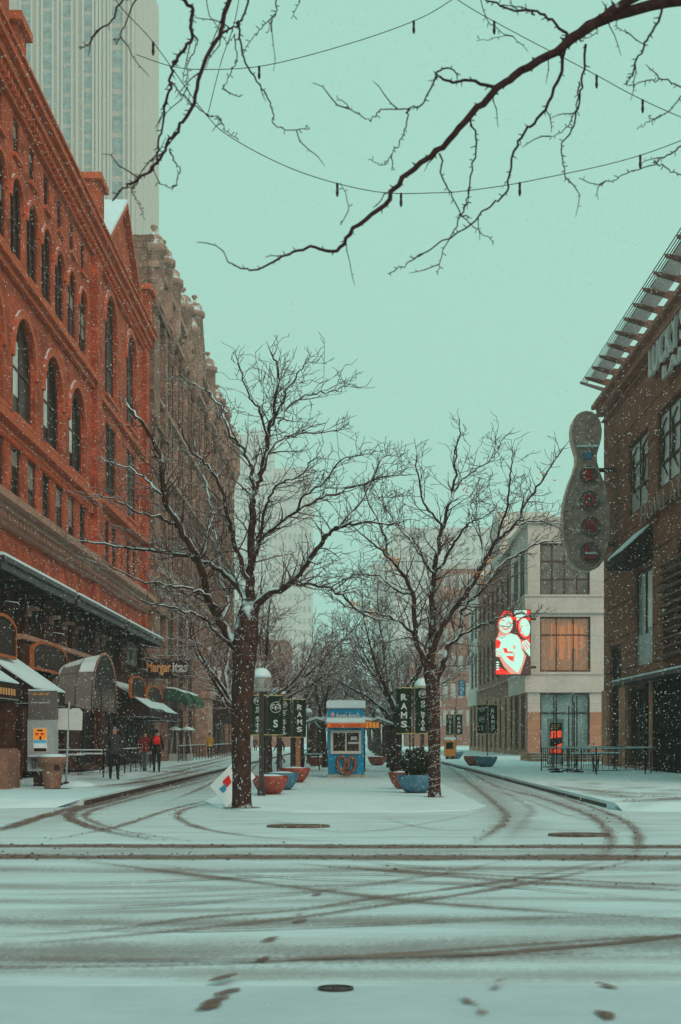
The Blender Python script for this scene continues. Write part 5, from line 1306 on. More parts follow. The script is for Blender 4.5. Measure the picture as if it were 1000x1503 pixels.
near_tree((3.9, 9, 0), 'overhanging bare tree whose thick limb enters at the top right', [(3.9, 9, -.1), (3.85, 9, 2.5), (3.6, 9.0, 5.0), (3.0, 9, 6.35)], [
 D([(1210, -35), (1050, -45), (935, -5), (880, 30), (830, 66), (765, 105), (730, 130), (690, 170), (650, 215), (600, 255), (565, 300), (520, 335), (495, 368), (455, 362), (415, 377), (370, 397), (335, 385)], 22, 2.2, 0, -.2),
 D([(1000, 0), (880, 30), (830, 66)], 20, 17, 0, 0),
 D([(830, 66), (815, 130), (790, 175), (765, 200), (750, 240), (745, 280), (720, 300), (690, 330), (640, 360), (600, 385), (570, 402)], 6, 1.8, 0, .3),
 D([(728, 128), (690, 120), (655, 118), (640, 108), (660, 100), (672, 112)], 6.5, 2, 0, -.3),
 D([(640, 112), (620, 150), (600, 160), (560, 162), (545, 175), (520, 165), (495, 140)], 3.2, 1.3, 0, -.3),
 D([(600, 160), (595, 190), (580, 218), (565, 240), (540, 235)], 2.5, 1.2, 0, -.2),
 D([(860, 65), (856, 110), (850, 150), (840, 190), (825, 215), (830, 255), (835, 268)], 4.5, 1.6, 0, .2),
 D([(850, 120), (845, 160), (830, 190), (808, 200)], 3, 1.2, 0, .2),
 D([(690, 175), (700, 210), (690, 260), (683, 300), (680, 305)], 3.5, 2, 0, .1),
 D([(645, 225), (650, 260), (665, 290), (680, 320), (700, 335), (725, 355)], 3.2, 1.3, 0, .1),
 D([(685, 300), (670, 330), (655, 360), (640, 400)], 3, 1.3, 0, 0),
 D([(840, 60), (810, 30), (790, 18), (750, 12), (715, 0), (690, -12)], 5.5, 2.5, 0, .2),
 D([(785, 22), (770, 12), (735, 8)], 3, 1.5, 0, 0),
 D([(985, -15), (960, 40), (945, 70), (930, 105), (920, 125)], 4.2, 2.6, -.8, -.6),
 D([(1060, 150), (1010, 130), (980, 118), (950, 116), (925, 125)], 3.5, 1.6, -.4, -.4),
 D([(1060, 190), (1010, 210), (985, 225), (960, 240), (920, 255), (880, 270), (850, 262)], 3.6, 1.4, .3, .5),
 D([(960, 235), (980, 250), (1010, 262), (1050, 300)], 2.6, 1.4, .3, .5),
 D([(1060, 120), (1005, 140), (985, 160), (960, 175), (935, 190)], 2.6, 1.2, -.5, -.3),
 D([(890, 8), (880, 30), (872, 50), (850, 60)], 2.2, 1.2, 0, .2), D([(930, -10), (905, 35), (920, 50)], 2.2, 1.1, 0, -.2),
 D([(500, 330), (512, 300), (500, 270)], 1.8, 1, 0, 0), D([(700, -20), (715, 30), (740, 50), (700, 60)], 2.0, 1, .2, 0),
], 77)
near_tree((-3.7, 9.2, 0), 'overhanging bare tree whose thin twigs droop at the top left', [(-3.7, 9.2, -.1), (-3.6, 9.2, 2.6), (-3.2, 9.1, 5.2), (-2.6, 9, 6.7)], [
 D([(-170, -120), (60, -90), (200, -60), (300, -50), (345, -30), (330, 20), (322, 50), (300, 95), (285, 150), (265, 185), (245, 210), (235, 235), (205, 262), (185, 275), (165, 295)], 12, 3, 0, -.2),
 D([(-170, -120), (20, -60), (150, -40), (215, -25), (277, 5), (282, 30), (280, 60), (262, 85), (252, 100), (250, 130), (243, 150), (240, 180), (232, 215), (229, 240), (215, 255), (190, 272)], 9, 2.4, 0, 0),
 D([(282, 45), (290, 60), (282, 80), (275, 100), (275, 120), (280, 150)], 2.6, 1.2, 0, 0),
 D([(345, -30), (362, 0), (355, 30), (340, 42), (320, 52)], 4, 3, 0, 0),
 D([(350, 30), (352, 60), (365, 100), (385, 130), (398, 155), (402, 180), (420, 190), (455, 188)], 4, 1.5, 0, .2),
 D([(345, 50), (348, 80), (342, 100), (330, 125), (325, 130)], 2.4, 1.2, 0, 0),
 D([(252, 120), (265, 135), (280, 150), (305, 168), (320, 175), (335, 195), (350, 205)], 2.6, 1.3, 0, 0),
 D([(250, 218), (255, 235), (263, 250), (260, 270), (250, 275), (230, 268)], 2.6, 1.3, 0, 0),
 D([(205, -30), (178, 0), (165, 30), (145, 45), (130, 65), (117, 70)], 4, 1.8, -.2, -.3),
 D([(205, -30), (192, 15), (180, 45), (170, 65)], 3.2, 1.6, -.2, -.3),
 D([(430, -60), (405, 0), (405, 18), (385, 40), (372, 55), (358, 78)], 2.8, 1.2, .2, .3),
 D([(405, 20), (398, 35), (392, 48)], 1.8, 1, .3, .3), D([(440, -50), (438, 5), (428, 28)], 2, 1, .3, .3),
 D([(205, 262), (195, 280), (205, 300), (210, 318)], 2.0, 1, 0, 0),
 D([(297, -40), (305, 10), (330, 60), (345, 50)], 2, 1.1, 0, 0),
], 78)

# string lights overhead
def lights(pts, Y, label, bulbs):
    P = catmull([W(x, y, Y+d) for x, y, d in pts], 10)
    t = thing('string_light', P[len(P)//2], label, 'string lights', 'string lights across the street')
    MB().tube(P, .0038, 5).build('wire', 'steel_dark', t)
    for f in bulbs:
        p = P[min(int(f*(len(P)-1)), len(P)-1)]
        q = MB(); q.lathe(p.x, p.y, [(.008, p.z-.04), (.011, p.z-.036), (.011, p.z), (.006, p.z+.006)], 8); b = q.build('socket', 'iron', t)
        q = MB(); q.lathe(p.x, p.y, [(.002, p.z-.115), (.009, p.z-.105), (.014, p.z-.08), (.009, p.z-.04)], 8); q.build('bulb', 'glass_mid', b)
lights([(120, -90, 0), (170, 0, 0), (225, 62, 0), (300, 165, 0), (345, 205, 0), (440, 252, 0), (550, 281, 0), (640, 283, 0), (700, 278, 0), (785, 264, 0), (940, 228, 0), (1100, 165, 0)], 12, 'long sagging string light dipping lowest across the sky', [.185, .50, .59, .80, .91])
lights([(200, 80, 0), (255, 98, 0), (310, 102, 0), (390, 96, 0), (500, 68, 0), (600, 34, 0), (660, 2, 0), (740, -60, 0)], 12.5, 'string light at the upper left ending above the middle', [.42, .73])
lights([(620, -40, 0), (680, 5, 0), (760, 50, 0), (860, 102, 0), (930, 140, 0), (1000, 172, 0), (1100, 210, 0)], 12.2, 'string light running down to the right edge behind the thick limb', [.28, .54, .71])
lights([(360, -60, 0), (345, 30, 0), (325, 90, 0), (306, 165, 0)], 12.1, 'short wire hanging down to the first sagging string light', [])

# ------------------------------------------------------------------ street furniture
def planter(x, y, r, mat, label, shrub=False, h=.5):
    t = thing('bowl_planter', (x, y, .02), label, 'planter', 'bowl shaped planters')
    z = .02 if abs(x) < 5 else .15
    t.location.z = z
    q = MB(); q.lathe(x, y, [(r*.45, z), (r*.62, z+.06), (r*.84, z+h*.45), (r*.97, z+h*.8), (r, z+h), (r*.93, z+h), (r*.9, z+h*.88)], 28, cap1=False); q.build('bowl', mat, t)
    q = MB(); q.lathe(x, y, [(r*.92, z+h*.9), (r*.8, z+h*.97), (r*.4, z+h*1.06), (.02, z+h*1.08)], 24, cap0=False); q.build('snow_cover', 'snow' if not shrub else 'soil', t)
    if shrub:
        rg = random.Random(4); q = MB()
        for i in range(7000):
            u = gauss(Vector(), 1, rg).normalized(); rr = rg.uniform(.55, 1)**.5
            c = Vector((x, y, z+h+.30))+Vector((u.x*.46*rr*(1+.16*math.sin(7*u.x+5*u.z)), u.y*.44*rr, u.z*.36*rr*(1+.18*math.sin(9*u.x+4*u.y))+.02))
            if c.z < z+h-.05: continue
            a = (u+gauss(Vector(), .6, rg)).normalized()*rg.uniform(.04, .09); b = a.cross(gauss(Vector(), 1, rg)).normalized()*.016
            q.add([c-b, c+b, c+a], [(0, 1, 2)])
        q.build('foliage', 'evergreen', t)
        s = MB()
        for i in range(260):
            u = gauss(Vector(), 1, rg).normalized()
            if u.z < .1: continue
            c = Vector((x, y, z+h+.32))+Vector((u.x*.44, u.y*.44, u.z*.36))
            s.lathe(c.x, c.y, [(.002, c.z-.012), (rg.uniform(.012, .035), c.z), (.002, c.z+.016)], 5, cap0=False, cap1=False)
        s.build('snow_clumps', 'snow', t); s = MB()
        for i in range(14): a = rg.uniform(0, 6.28); s.tube([(x, y, z+h-.1), (x+.25*math.cos(a), y+.25*math.sin(a), z+h+.38)], [.015, .004], 4)
        s.build('stem', 'twig', t)
    return t
def gp(px, py): p = G(px, py); return p.x, p.y
planter(-2.17, 38.2, .50, 'planter_red', 'red bowl planter at the front left beside the lamp post')
planter(-2.03, 41.6, .52, 'planter_blue', 'blue bowl planter behind the front red one on the left')
planter(-1.93, 48.6, .55, 'planter_red', 'red bowl planter farther back on the left below the RAMS banner')
planter(1.80, 39.2, .54, 'planter_blue', 'blue bowl planter holding a dark evergreen shrub', True)
planter(1.62, 42.4, .5, 'planter_red', 'red bowl planter peeking out behind the one with the shrub')
planter(6.62, 69.5, .57, 'planter_blue', 'blue bowl planter on the right pavement below a pair of banners')
planter(6.35, 72.5, .6, 'planter_red', 'red bowl planter half hidden behind the blue one on the right pavement')
planter(7.2, 97.5, .55, 'planter_blue', 'small far blue bowl planter beside the orange newspaper box')
planter(-1.9, 78, .55, 'planter_red', 'far red bowl planter left of the kiosk'); planter(1.5, 80, .55, 'planter_red', 'far red bowl planter right of the kiosk')

def ram_logo(mb, cx, cz, r, M, d, mi=0, ring=True):
    n = 20
    if ring:
        A = [(cx+r*math.cos(a*2*math.pi/n), cz+r*math.sin(a*2*math.pi/n)) for a in range(n+1)]
        mb.tube([M(u, v, d) for u, v in A], r*.07, 4, mi, caps=False)
    for s in (-1, 1):       # curled horns
        pts = [(cx+s*r*.10, cz+r*.45), (cx+s*r*.45, cz+r*.55), (cx+s*r*.72, cz+r*.2), (cx+s*r*.62, cz-r*.2), (cx+s*r*.38, cz-r*.12), (cx+s*r*.4, cz+r*.12)]
        P = catmull([M(u, v, d) for u, v in pts], 4); mb.tube(P, [r*.05+r*.09*math.sin(math.pi*min(1, .2+i/len(P))) for i in range(len(P))], 4, mi)
    mb.prism([(cx-r*.2, cz+r*.25), (cx+r*.2, cz+r*.25), (cx+r*.14, cz-r*.35), (cx, cz-r*.6), (cx-r*.14, cz-r*.35)], d-.004, d+.004, M, mi)
def banner_post(x, y, zt, h, w, left, right, label, zpole=None, pole=True, tilt=0):
    z0 = .02 if abs(x) < 5 else .15
    t = thing('banner_post', (x, y, z0), label, 'banner', 'green banner posts'); M = plane_y(y)
    q = MB(); q.tube([(x, y+.02, z0), (x, y+.02, zt+.22)], .028, 8); q.build('pole', 'steel_dark', t)
    for side, content in ((-1, left), (1, right)):
        if content is None: continue
        a, b = (x-.05-w, x-.05) if side < 0 else (x+.05, x+.05+w)
        n = 8; c = MB(); vs = []
        for j in range(2):
            for i in range(n+1):
                for k in range(2): vs.append(Vector((a+(b-a)*i/n, y+.03*math.sin(i*.9+k*1.3+x)+(.008 if j else 0), zt-h*k)))
        st = 2*(n+1)
        fs = [(2*i, 2*i+1, 2*i+3, 2*i+2) for i in range(n)]+[(st+2*i, st+2*i+1, st+2*i+3, st+2*i+2) for i in range(n)]
        c.add(vs, fs, 0); cl = c.build('banner', 'banner_green', t)
        r = MB()
        for zz in (zt+.01, zt-h-.01): r.tube([(x, y, zz), (a if side < 0 else b, y, zz)], .018, 6)
        r.build('rod', 'banner_gold', t)
        L = MB(); cx = (a+b)/2
        yoff = .045
        if content == 'RAMS':
            hh = h*.8/4
            for i, ch in enumerate('RAMS'):
                zc = zt-h*.1-hh*(i+.5); text_mesh(ch, cx-w*.2, cx+w*.2, zc-hh*.36, zc+hh*.36, yoff, M, .008, L, bold=.03)
        elif content == 'GO':
            ram_logo(L, cx, zt-h*.13, w*.26, M, yoff)
            s = 'GO STATE'; hh = h*.68/8
            for i, ch in enumerate(s):
                if ch == ' ': continue
                zc = zt-h*.27-hh*(i+.5); text_mesh(ch, cx-w*.13, cx+w*.13, zc-hh*.4, zc+hh*.4, yoff, M, .008, L, bold=.03)
        elif content == 'LOGO':
            ram_logo(L, cx, zt-h*.3, w*.36, M, yoff); zc = zt-h*.72
            text_mesh('S', cx-w*.16, cx+w*.16, zc-h*.1, zc+h*.1, yoff, M, .008, L, bold=.03)
        elif content == 'LL':
            ram_logo(L, cx, zt-h*.15, w*.28, M, yoff); ram_logo(L, cx, zt-h*.5, w*.3, M, yoff); zc = zt-h*.83
            text_mesh('T', cx-w*.12, cx+w*.12, zc-h*.08, zc+h*.08, yoff, M, .008, L, bold=.03)
        L.build('lettering', 'letter_pale', cl)
    return t
banner_post(1.755, 39.75, 2.93, 1.26, .43, 'RAMS', 'GO', 'pair of green banners above the shrub planter, RAMS on the left one')
banner_post(-2.48, 41.9, 2.78, 1.14, .43, 'GO', 'LOGO', 'pair of green banners nearest the left lamp, ram emblem on the right one')
banner_post(-2.03, 48.9, 2.86, 1.28, .44, 'GO', 'RAMS', 'pair of green banners above the farther red planter, GO STATE and RAMS')
banner_post(6.72, 69.8, 3.18, 1.38, .44, 'LL', 'RAMS', 'pair of green banners above the blue planter on the right pavement')
banner_post(7.15, 97.9, 3.2, 1.38, .52, 'GO', 'RAMS', 'far pair of green banners above the orange newspaper box')
for x, y, lab in ((-2.55, 52, 'thin dark post behind the left banners'), (1.9, 62, 'thin dark post right of the kiosk'), (2.15, 51.5, 'thin dark post left of the shrub planter')):
    t = thing('steel_post', (x, y, .02), lab, 'post'); q = MB(); q.tube([(x, y, 0), (x, y, 2.3)], .03, 8); q.build('pole', 'steel_dark', t)
    q = MB(); q.lathe(x, y, [(.06, .02), (.06, .05), (.035, .07)], 8); q.build('base', 'steel_dark', t)
t = thing('wooden_post', (-1.84, 49.6, .02), 'orange brown wooden post behind the farther red planter', 'post')
q = MB(); q.box(-1.92, -1.76, 49.52, 49.68, 0, 2.0); q.build('shaft', 'wood_post', t); q = MB(); q.box(-1.95, -1.73, 49.49, 49.71, 2.0, 2.06); q.build('cap', 'snow', t)

def lamp(x, y, label, s=1.0):
    t = thing('street_lamp', (x, y, .02), label, 'street lamp', 'globe street lamps')
    q = MB(); q.box(x-.06, x+.06, y-.06, y+.06, 0, 2.78); q.box(x-.1, x+.1, y-.1, y+.1, 0, .25); q.build('post', 'steel_dark', t)
    q = MB(); q.lathe(x, y, [(.10, 2.74), (.26, 2.76), (.27, 2.82), (.10, 2.84)], 20); q.build('collar', 'lamp_cap', t)
    g = [(.25, 2.82), (.285, 2.92), (.285, 3.02), (.25, 3.14), (.17, 3.23), (.06, 3.27), (.005, 3.275)]
    q = MB(); q.lathe(x, y, g, 24, cap0=False, cap1=False); q.build('globe', 'globe', t)
    q = MB(); q.lathe(x, y, [(.06, 2.82), (.06, 3.05), (.1, 3.08), (.02, 3.12)], 12); q.build('bulb', 'frame_pale', t)
    q = MB(); q.lathe(x, y, [(.262, 3.12), (.25, 3.19), (.2, 3.28), (.12, 3.35), (.01, 3.375)], 24); q.build('snow_cover', 'snow', t)
    return t
lamp0 = lamp(-2.34, 37.2, 'globe street lamp with a snow cap beside the big left tree')
for x, y, l in ((-2.6, 51, 'globe street lamp with a snow cap behind the left emblem banner'), (-2.62, 63, 'globe street lamp above the RAMS banner on the left'), (2.2, 43.6, 'globe street lamp with a snow cap behind the front right tree'),
                (2.1, 71, 'globe street lamp right of the kiosk, nearer one'), (1.75, 86, 'globe street lamp right of the kiosk, farther one'), (-2.6, 86, 'globe street lamp far left of the kiosk')):
    c = clone(lamp0, label=l); c.location = (x, y, .02)

# shelters & tables behind the kiosk
def shelter(x, y, w, d, h, label):
    t = thing('shelter', (x, y, .02), label, 'shelter', 'small roofed shelters behind the kiosk')
    for sx in (-1, 1):
        for sy in (-1, 1): q = MB(); q.tube([(x+sx*w*.42, y+sy*d*.42, 0), (x+sx*w*.42, y+sy*d*.42, h)], .05, 6); q.build('post', 'iron', t)
    q = MB(); q.prism([(x-w/2, h), (x, h+.28), (x+w/2, h), (x+w/2, h-.05), (x, h+.22), (x-w/2, h-.05)], y-d/2, y+d/2, lambda u, v, dd: Vector((u, dd, v))); q.build('roof', 'steel_grey', t)
    q = MB(); q.prism([(x-w/2, h+.006), (x, h+.286), (x+w/2, h+.006), (x+w/2-.03, h+.09), (x, h+.4), (x-w/2+.03, h+.09)], y-d/2+.02, y+d/2-.02, lambda u, v, dd: Vector((u, dd, v))); q.build('snow_cover', 'snow', t)
shelter(-1.55, 66, 1.7, 3, 2.15, 'snow roofed shelter just left of the kiosk'); shelter(1.25, 66, 1.5, 3, 2.15, 'snow roofed shelter just right of the kiosk')
shelter(-1.0, 84, 2.2, 3, 2.6, 'farther snow roofed shelter seen left of the kiosk')
def table(x, y, label, z0=.02, group='outdoor tables'):
    t = thing('outdoor_table', (x, y, z0), label, 'table', group)
    q = MB(); q.box(x-.5, x+.5, y-.4, y+.4, z0+.7, z0+.74); q.build('table_top', 'iron', t)
    q = MB(); q.box(x-.5, x+.5, y-.4, y+.4, z0+.745, z0+.80); q.build('snow_cover', 'snow', t)
    for sx in (-1, 1): 
        q = MB(); q.tube([(x+sx*.4, y-.3, z0), (x+sx*.3, y, z0+.7)], .025, 5); q.tube([(x+sx*.4, y+.3, z0), (x+sx*.3, y, z0+.7)], .025, 5); q.build('leg', 'iron', t)
table(-1.9, 68.5, 'snowy table left of the kiosk')
table(9.6, 58.2, 'snowy table nearest the front inside the right railing', .15); table(10.9, 60.6, 'snowy table at the back inside the right railing', .15)
table(-10.6, 53.5, 'snowy table inside the left railing, nearer the sign post', .15); table(-10.5, 57.5, 'snowy table inside the left railing below the shell canopy', .15)

def railing(P, label, h=1.0, z0=.15, closed=False, gap=.16, mat='steel_snowy', post=1.9, z_low=.16):
    c = sum((Vector((x, y, 0)) for x, y in P), Vector())/len(P)
    t = thing('railing', (c.x, c.y, z0), label, 'railing', 'black metal patio railings'); segs = list(zip(P, P[1:]+P[:1])) if closed else list(zip(P, P[1:]))
    rl = MB(); bl = MB(); ps = MB(); sn = MB()
    for (a, b) in segs:
        a = Vector((*a, 0)); b = Vector((*b, 0)); d = b-a; L = d.length; u = d/L
        for z in (z0+h, z0+z_low): rl.tube([a+Vector((0, 0, z)), b+Vector((0, 0, z))], .022, 4)
        sn.tube([a+Vector((0, 0, z0+h+.028)), b+Vector((0, 0, z0+h+.028))], .02, 5)
        n = int(L/gap)
        for i in range(1, n): p = a+d*i/n; bl.tube([p+Vector((0, 0, z0+z_low)), p+Vector((0, 0, z0+h))], .010, 3)
        n = max(1, round(L/post))
        for i in range(n+1): p = a+d*i/n; ps.tube([p+Vector((0, 0, z0)), p+Vector((0, 0, z0+h+.05))], .032, 4)
    rl.build('rail', mat, t); bl.build_each('baluster', 'iron', t); ps.build_each('post', 'iron', t); sn.build('snow_cover', 'snow', t)
railing([(8.2, 61), (9.36, 54.1), (11.5, 55.4), (12.6, 58.5), (12.4, 64)], 'black railing round the terrace in front of the brown building', .98, z0=.15, gap=.28)
railing([(8.2, 61), (10.2, 65.5), (12.8, 66)], 'back run of the black railing on the right terrace', .98, gap=.28)
railing([(-10.9, 50.2), (-8.75, 50.2), (-9.0, 56.5), (-9.4, 68)], 'snow topped railing by the sign post and the person in slate', .95, gap=.35)
railing([(-10.2, 84), (-10.25, 100)], 'black railing along the stone building, nearer length', .95, gap=.4); railing([(-10.0, 103), (-10.0, 128)], 'black railing along the stone building, far length', .95, gap=.5)
# closed parasols inside the right terrace
for i, (px, yt, Y, lb) in enumerate(((813, 1021, 62, 'leftmost bare parasol pole on the right terrace'), (817, 1034, 57.5, 'second bare parasol pole on the right terrace, in front of the red poster'), (835, 1036, 60, 'third bare parasol pole from the left on the right terrace'),
                                 (843, 1030, 59, 'fourth bare parasol pole from the left on the right terrace'), (847, 1022, 58, 'rightmost bare parasol pole on the right terrace'))):
    p = W(px, yt, Y); t = thing('parasol_pole', (p.x, Y, .15), lb, 'pole', 'bare parasol poles')
    MB().tube([(p.x, Y, .15), (p.x, Y, p.z)], .025, 6).build('pole', 'iron', t)
    MB().lathe(p.x, Y, [(.28, .15), (.28, .2), (.05, .24)], 12).build('base', 'iron', t)
# ramp handrails + steps
t = thing('handrail', (14.2, 84, .15), 'pale sloping handrail beside the entrance steps on the right', 'handrail')
q = MB()
for dy in (0, 2.2): q.tube([W(842, 1105, 84+dy), W(872, 1090, 84+dy), W(876, 1090, 84+dy)], .03, 5)
q.build('rail', 'frame_pale', t)
q = MB()
for px in (845, 858, 872): p = W(px, 1100, 84); q.tube([(p.x, 84, .15), (p.x, 84, CZ+(HY-1090-(872-px)*.5)*84/F)], .025, 5)
q.build('posts', 'iron', t)
t = thing('entrance_steps', (14.5, 90, .15), 'low brown entrance steps with snow behind the right railing', 'steps')
for i in range(3):
    q = MB(); q.box(11.0+.0*i, 17.5, 86+i*.5, 92, .15+.16*i, .15+.16*(i+1)); o = q.build('step', 'stone_orange', t)
    q = MB(); q.box(11.02, 17.48, 86.02+i*.5, 86.42+i*.5, .152+.16*(i+1), .18+.16*(i+1)); q.build('snow_cover', 'snow', o)
# directory board
Y = 76; t = thing('directory_board', (W(816, 1100, Y).x, Y, .15), 'free standing board with a red and black poster on the right', 'board'); M = plane_y(Y)
a, b = W(804, 1111, Y), W(828, 1055, Y)
q = MB(); q.box(a.x, b.x, .15, b.z, -.18, 0, M=M); q.build('frame', 'steel_light', t)
q = MB(); q.box(a.x+.12, b.x-.1, a.z+.12, b.z-.22, 0, .012, M=M); pp_ = q.build('poster', 'iron', t)
q = MB(); q.prism([(a.x+.14, a.z+.2), (a.x+.14, a.z+.45), (b.x-.12, a.z+.75), (b.x-.12, a.z+.2)], .013, .02, M)
q.prism([(a.x+.16, a.z+1.0), (b.x-.14, a.z+1.05), (b.x-.14, a.z+1.42), (a.x+.18, a.z+1.38)], .013, .02, M); q.build('picture', 'poster_red', pp_)
q = MB()
for i in range(3): q.box(a.x+.18, b.x-.2-.07*i, b.z-.36-.09*i, b.z-.31-.09*i, .013, .02, M=M)
q.build('lettering', 'text_gold', pp_)

# phone / map kiosk on the left
Y = 40.4; s_ = Y/F; M = plane_y(Y); a = W(41, 1132, Y); b = W(82, 1013, Y)
t = thing('phone_kiosk', ((a.x+b.x)/2, Y+.2, .15), 'tall blue grey public phone kiosk with an orange advert and snowy top', 'phone kiosk')
zz = lambda py: CZ+(HY-py)*s_; xx = lambda px: (px-HX)*s_
q = MB(); q.box(xx(40.5), xx(81), zz(1132), zz(1056), -.45, 0, M=M); q.build('cabinet', 'steel_light', t)
q = MB(); q.box(xx(42), xx(81.5), zz(1056), zz(1014), -.4, .02, M=M); q.build('header', 'steel_grey', t)
q = MB(); q.box(xx(48), xx(76), .12, zz(1132), -.35, -.1, M=M); q.build('pedestal', 'iron', t)
q = MB(); q.box(xx(41.8), xx(81.7), zz(1014)+.004, zz(1011.8), -.42, .03, M=M); q.build('snow_cover', 'snow', t)
q = MB(); q.tube([M(xx(48+i*.6), zz(1019+2.4*math.sin(i*1.1)*(.6+.4*math.sin(i*.37))), .03) for i in range(41)], .011, 4); q.build('script', 'text_gold', t)
q = MB(); 
for i in range(9): q.box(xx(46+3.2*i), xx(48.2+3.2*i), zz(1032), zz(1030.5), .021, .03, M=M)
q.build('lettering', 'letter_pale', t)
q = MB(); q.box(xx(48.5), xx(69.5), zz(1104), zz(1068), 0, .02, M=M); f = q.build('advert_frame', 'frame_pale', t)
q = MB(); q.sheet(rect(xx(50), xx(68.5), zz(1086), zz(1069.5)), .024, M, 0); q.sheet(rect(xx(50), xx(68.5), zz(1091), zz(1086)), .024, M, 1); q.sheet(rect(xx(50), xx(68.5), zz(1098), zz(1091)), .024, M, 2); q.sheet(rect(xx(50), xx(68.5), zz(1103), zz(1098)), .024, M, 3)
q.sheet([(xx(58.5), zz(1086)), (xx(61), zz(1086)), (xx(61.5), zz(1082)), (xx(60), zz(1080)), (xx(58), zz(1082))], .028, M, 3); q.sheet(rect(xx(55), xx(63), zz(1073.5), zz(1071)), .028, M, 3)
q.sheet(rect(xx(52.5), xx(57), zz(1079), zz(1076)), .028, M, 4); q.sheet(rect(xx(60), xx(65), zz(1079), zz(1076)), .028, M, 4)
q.build('advert', ['poster_orange', 'poster_blue', 'poster_white', 'iron', 'bag_red'], f)
q = MB(); q.box(xx(44), xx(72), zz(1112.5), zz(1110.5), 0, .22, M=M); sh = q.build('shelf', 'steel_grey', t); q = MB(); q.box(xx(44.2), xx(71.8), zz(1110.5)+.003, zz(1108.5), .01, .21, M=M); q.build('snow_cover', 'snow', sh)
q = MB(); q.box(xx(47), xx(54), zz(1128), zz(1114), 0, .04, M=M); q.box(xx(57), xx(64), zz(1126), zz(1114), 0, .07, M=M); q.tube([M(xx(58), zz(1124), .09), M(xx(63), zz(1116), .09)], .02, 6); q.build('telephone', 'steel_grey', t)
# waste urn
x, y = gp(77, 1163); y = 38.6; x = (77-HX)*y/F
t = thing('concrete_urn', (x, y, .15), 'tapered brown concrete urn with a snowy rim beside the phone kiosk', 'urn')
q = MB(); q.lathe(x, y, [(.21, .15), (.22, .2), (.28, .6), (.34, .82), (.38, .84), (.385, 1.02), (.33, 1.02), (.31, .9)], 22, cap1=False); q.build('body', 'planter_concrete', t)
q = MB(); q.lathe(x, y, [(.37, 1.01), (.365, 1.06), (.2, 1.09), (.01, 1.1)], 22); q.build('snow_cover', 'snow', t)
q = MB()
for k in range(5): a = -1.2+k*.09; q.box(0, 1, 0, 1, 0, 1, M=lambda u, v, w, a=a: Vector((x+(.325+.012*v)*math.cos(a+u*.1), y+(.325+.012*v)*math.sin(a+u*.1), .66+.14*w)))
q.build('slot', 'iron', t)
# sign post with two plates
Y = 40.9; s_ = Y/F; t = thing('sign_post', (xx(100)*Y/45, Y, .15), 'thin pole carrying two blank pale sign plates beside the urn', 'sign'); M = plane_y(Y); X_ = lambda px: (px-HX)*s_; Z_ = lambda py: CZ+(HY-py)*s_
q = MB(); q.tube([(X_(97), Y, .15), (X_(102), Y, Z_(1030))], .028, 7); q.build('pole', 'steel_light', t)
q = MB(); q.prism([(X_(83), Z_(1071)), (X_(100.5), Z_(1071.5)), (X_(100.5), Z_(1039.5)), (X_(84), Z_(1040))], .03, .05, M); q.build('plate', 'letter_pale', t)
q = MB(); q.prism([(X_(102), Z_(1071.5)), (X_(121), Z_(1072)), (X_(122), Z_(1045)), (X_(117), Z_(1039.5)), (X_(107), Z_(1039.5)), (X_(102), Z_(1043))], .03, .05, M); q.prism([(X_(113), Z_(1050)), (X_(115), Z_(1050)), (X_(115), Z_(1052)), (X_(113), Z_(1052))], .05, .056, M); q.build('plate', 'letter_pale', t)
q = MB(); q.lathe(X_(97), Y, [(.2, .15), (.16, .24), (.05, .28)], 10); q.build('base', 'iron', t)
# snow mound
t = MB(); 
vs = []
c = G(113, 1161)
for r, z in ((.55, .12), (.45, .2), (.25, .27), (.02, .29)): pass
t.lathe(c.x, c.y, [(.6, .12), (.5, .2), (.27, .27), (.02, .29)], 14); tag(t.build('snow_mound', 'snow'), 'low heap of snow at the foot of the sign post', 'snow heap')
# tipped sign board by the left tree
Y = 31.5; s_ = Y/F; C4 = [(308, 1156), (350, 1113), (375, 1140), (332, 1187)]
t = thing('fallen_sign', (X_(342)*0+(342-HX)*s_, Y, 0), 'white sign board with a red and blue mark tipped against the big tree', 'sign')
dep = {1156: 0, 1113: .25, 1140: .2, 1187: 0}
pts = [Vector(((a-HX)*s_, Y+.05+dep[b], CZ+(HY-b)*s_)) for a, b in C4]; lift = -min(p.z for p in pts)+.0
pts = [p+Vector((0, 0, lift)) for p in pts]; pts[2] = pts[1]+pts[3]-pts[0]
ctr = sum(pts, Vector())/4; nrm = (pts[1]-pts[0]).cross(pts[3]-pts[0]).normalized()
if nrm.y > 0: nrm = -nrm
q = MB(); q.add(pts+[p-nrm*.05 for p in pts], [(0, 1, 2, 3), (4, 5, 6, 7), (0, 1, 5, 4), (1, 2, 6, 5), (2, 3, 7, 6), (3, 0, 4, 7)]); bo = q.build('board', 'white_paint', t)
e1 = (pts[1]-pts[0]); e2 = (pts[3]-pts[0])
q = MB(); fr = lambda u, v: pts[0]+e1*u+e2*v+nrm*.006
q.add([fr(.30, .22), fr(.52, .22), fr(.46, .5), fr(.24, .5)], [(0, 1, 2, 3)], 0); q.add([p+nrm*.002 for p in (fr(.12, .34), fr(.34, .36), fr(.24, .56), fr(.14, .55))], [(0, 1, 2, 3)], 1)
q.build('mark', ['bag_red', 'sign_blue'], bo)
q = MB()
for i in range(5): q.add([fr(.66+.0*i, .1+.13*i), fr(.69, .1+.13*i), fr(.69, .19+.13*i), fr(.66, .19+.13*i)], [(0, 1, 2, 3)])
q.build('lettering', 'sign_blue', bo)
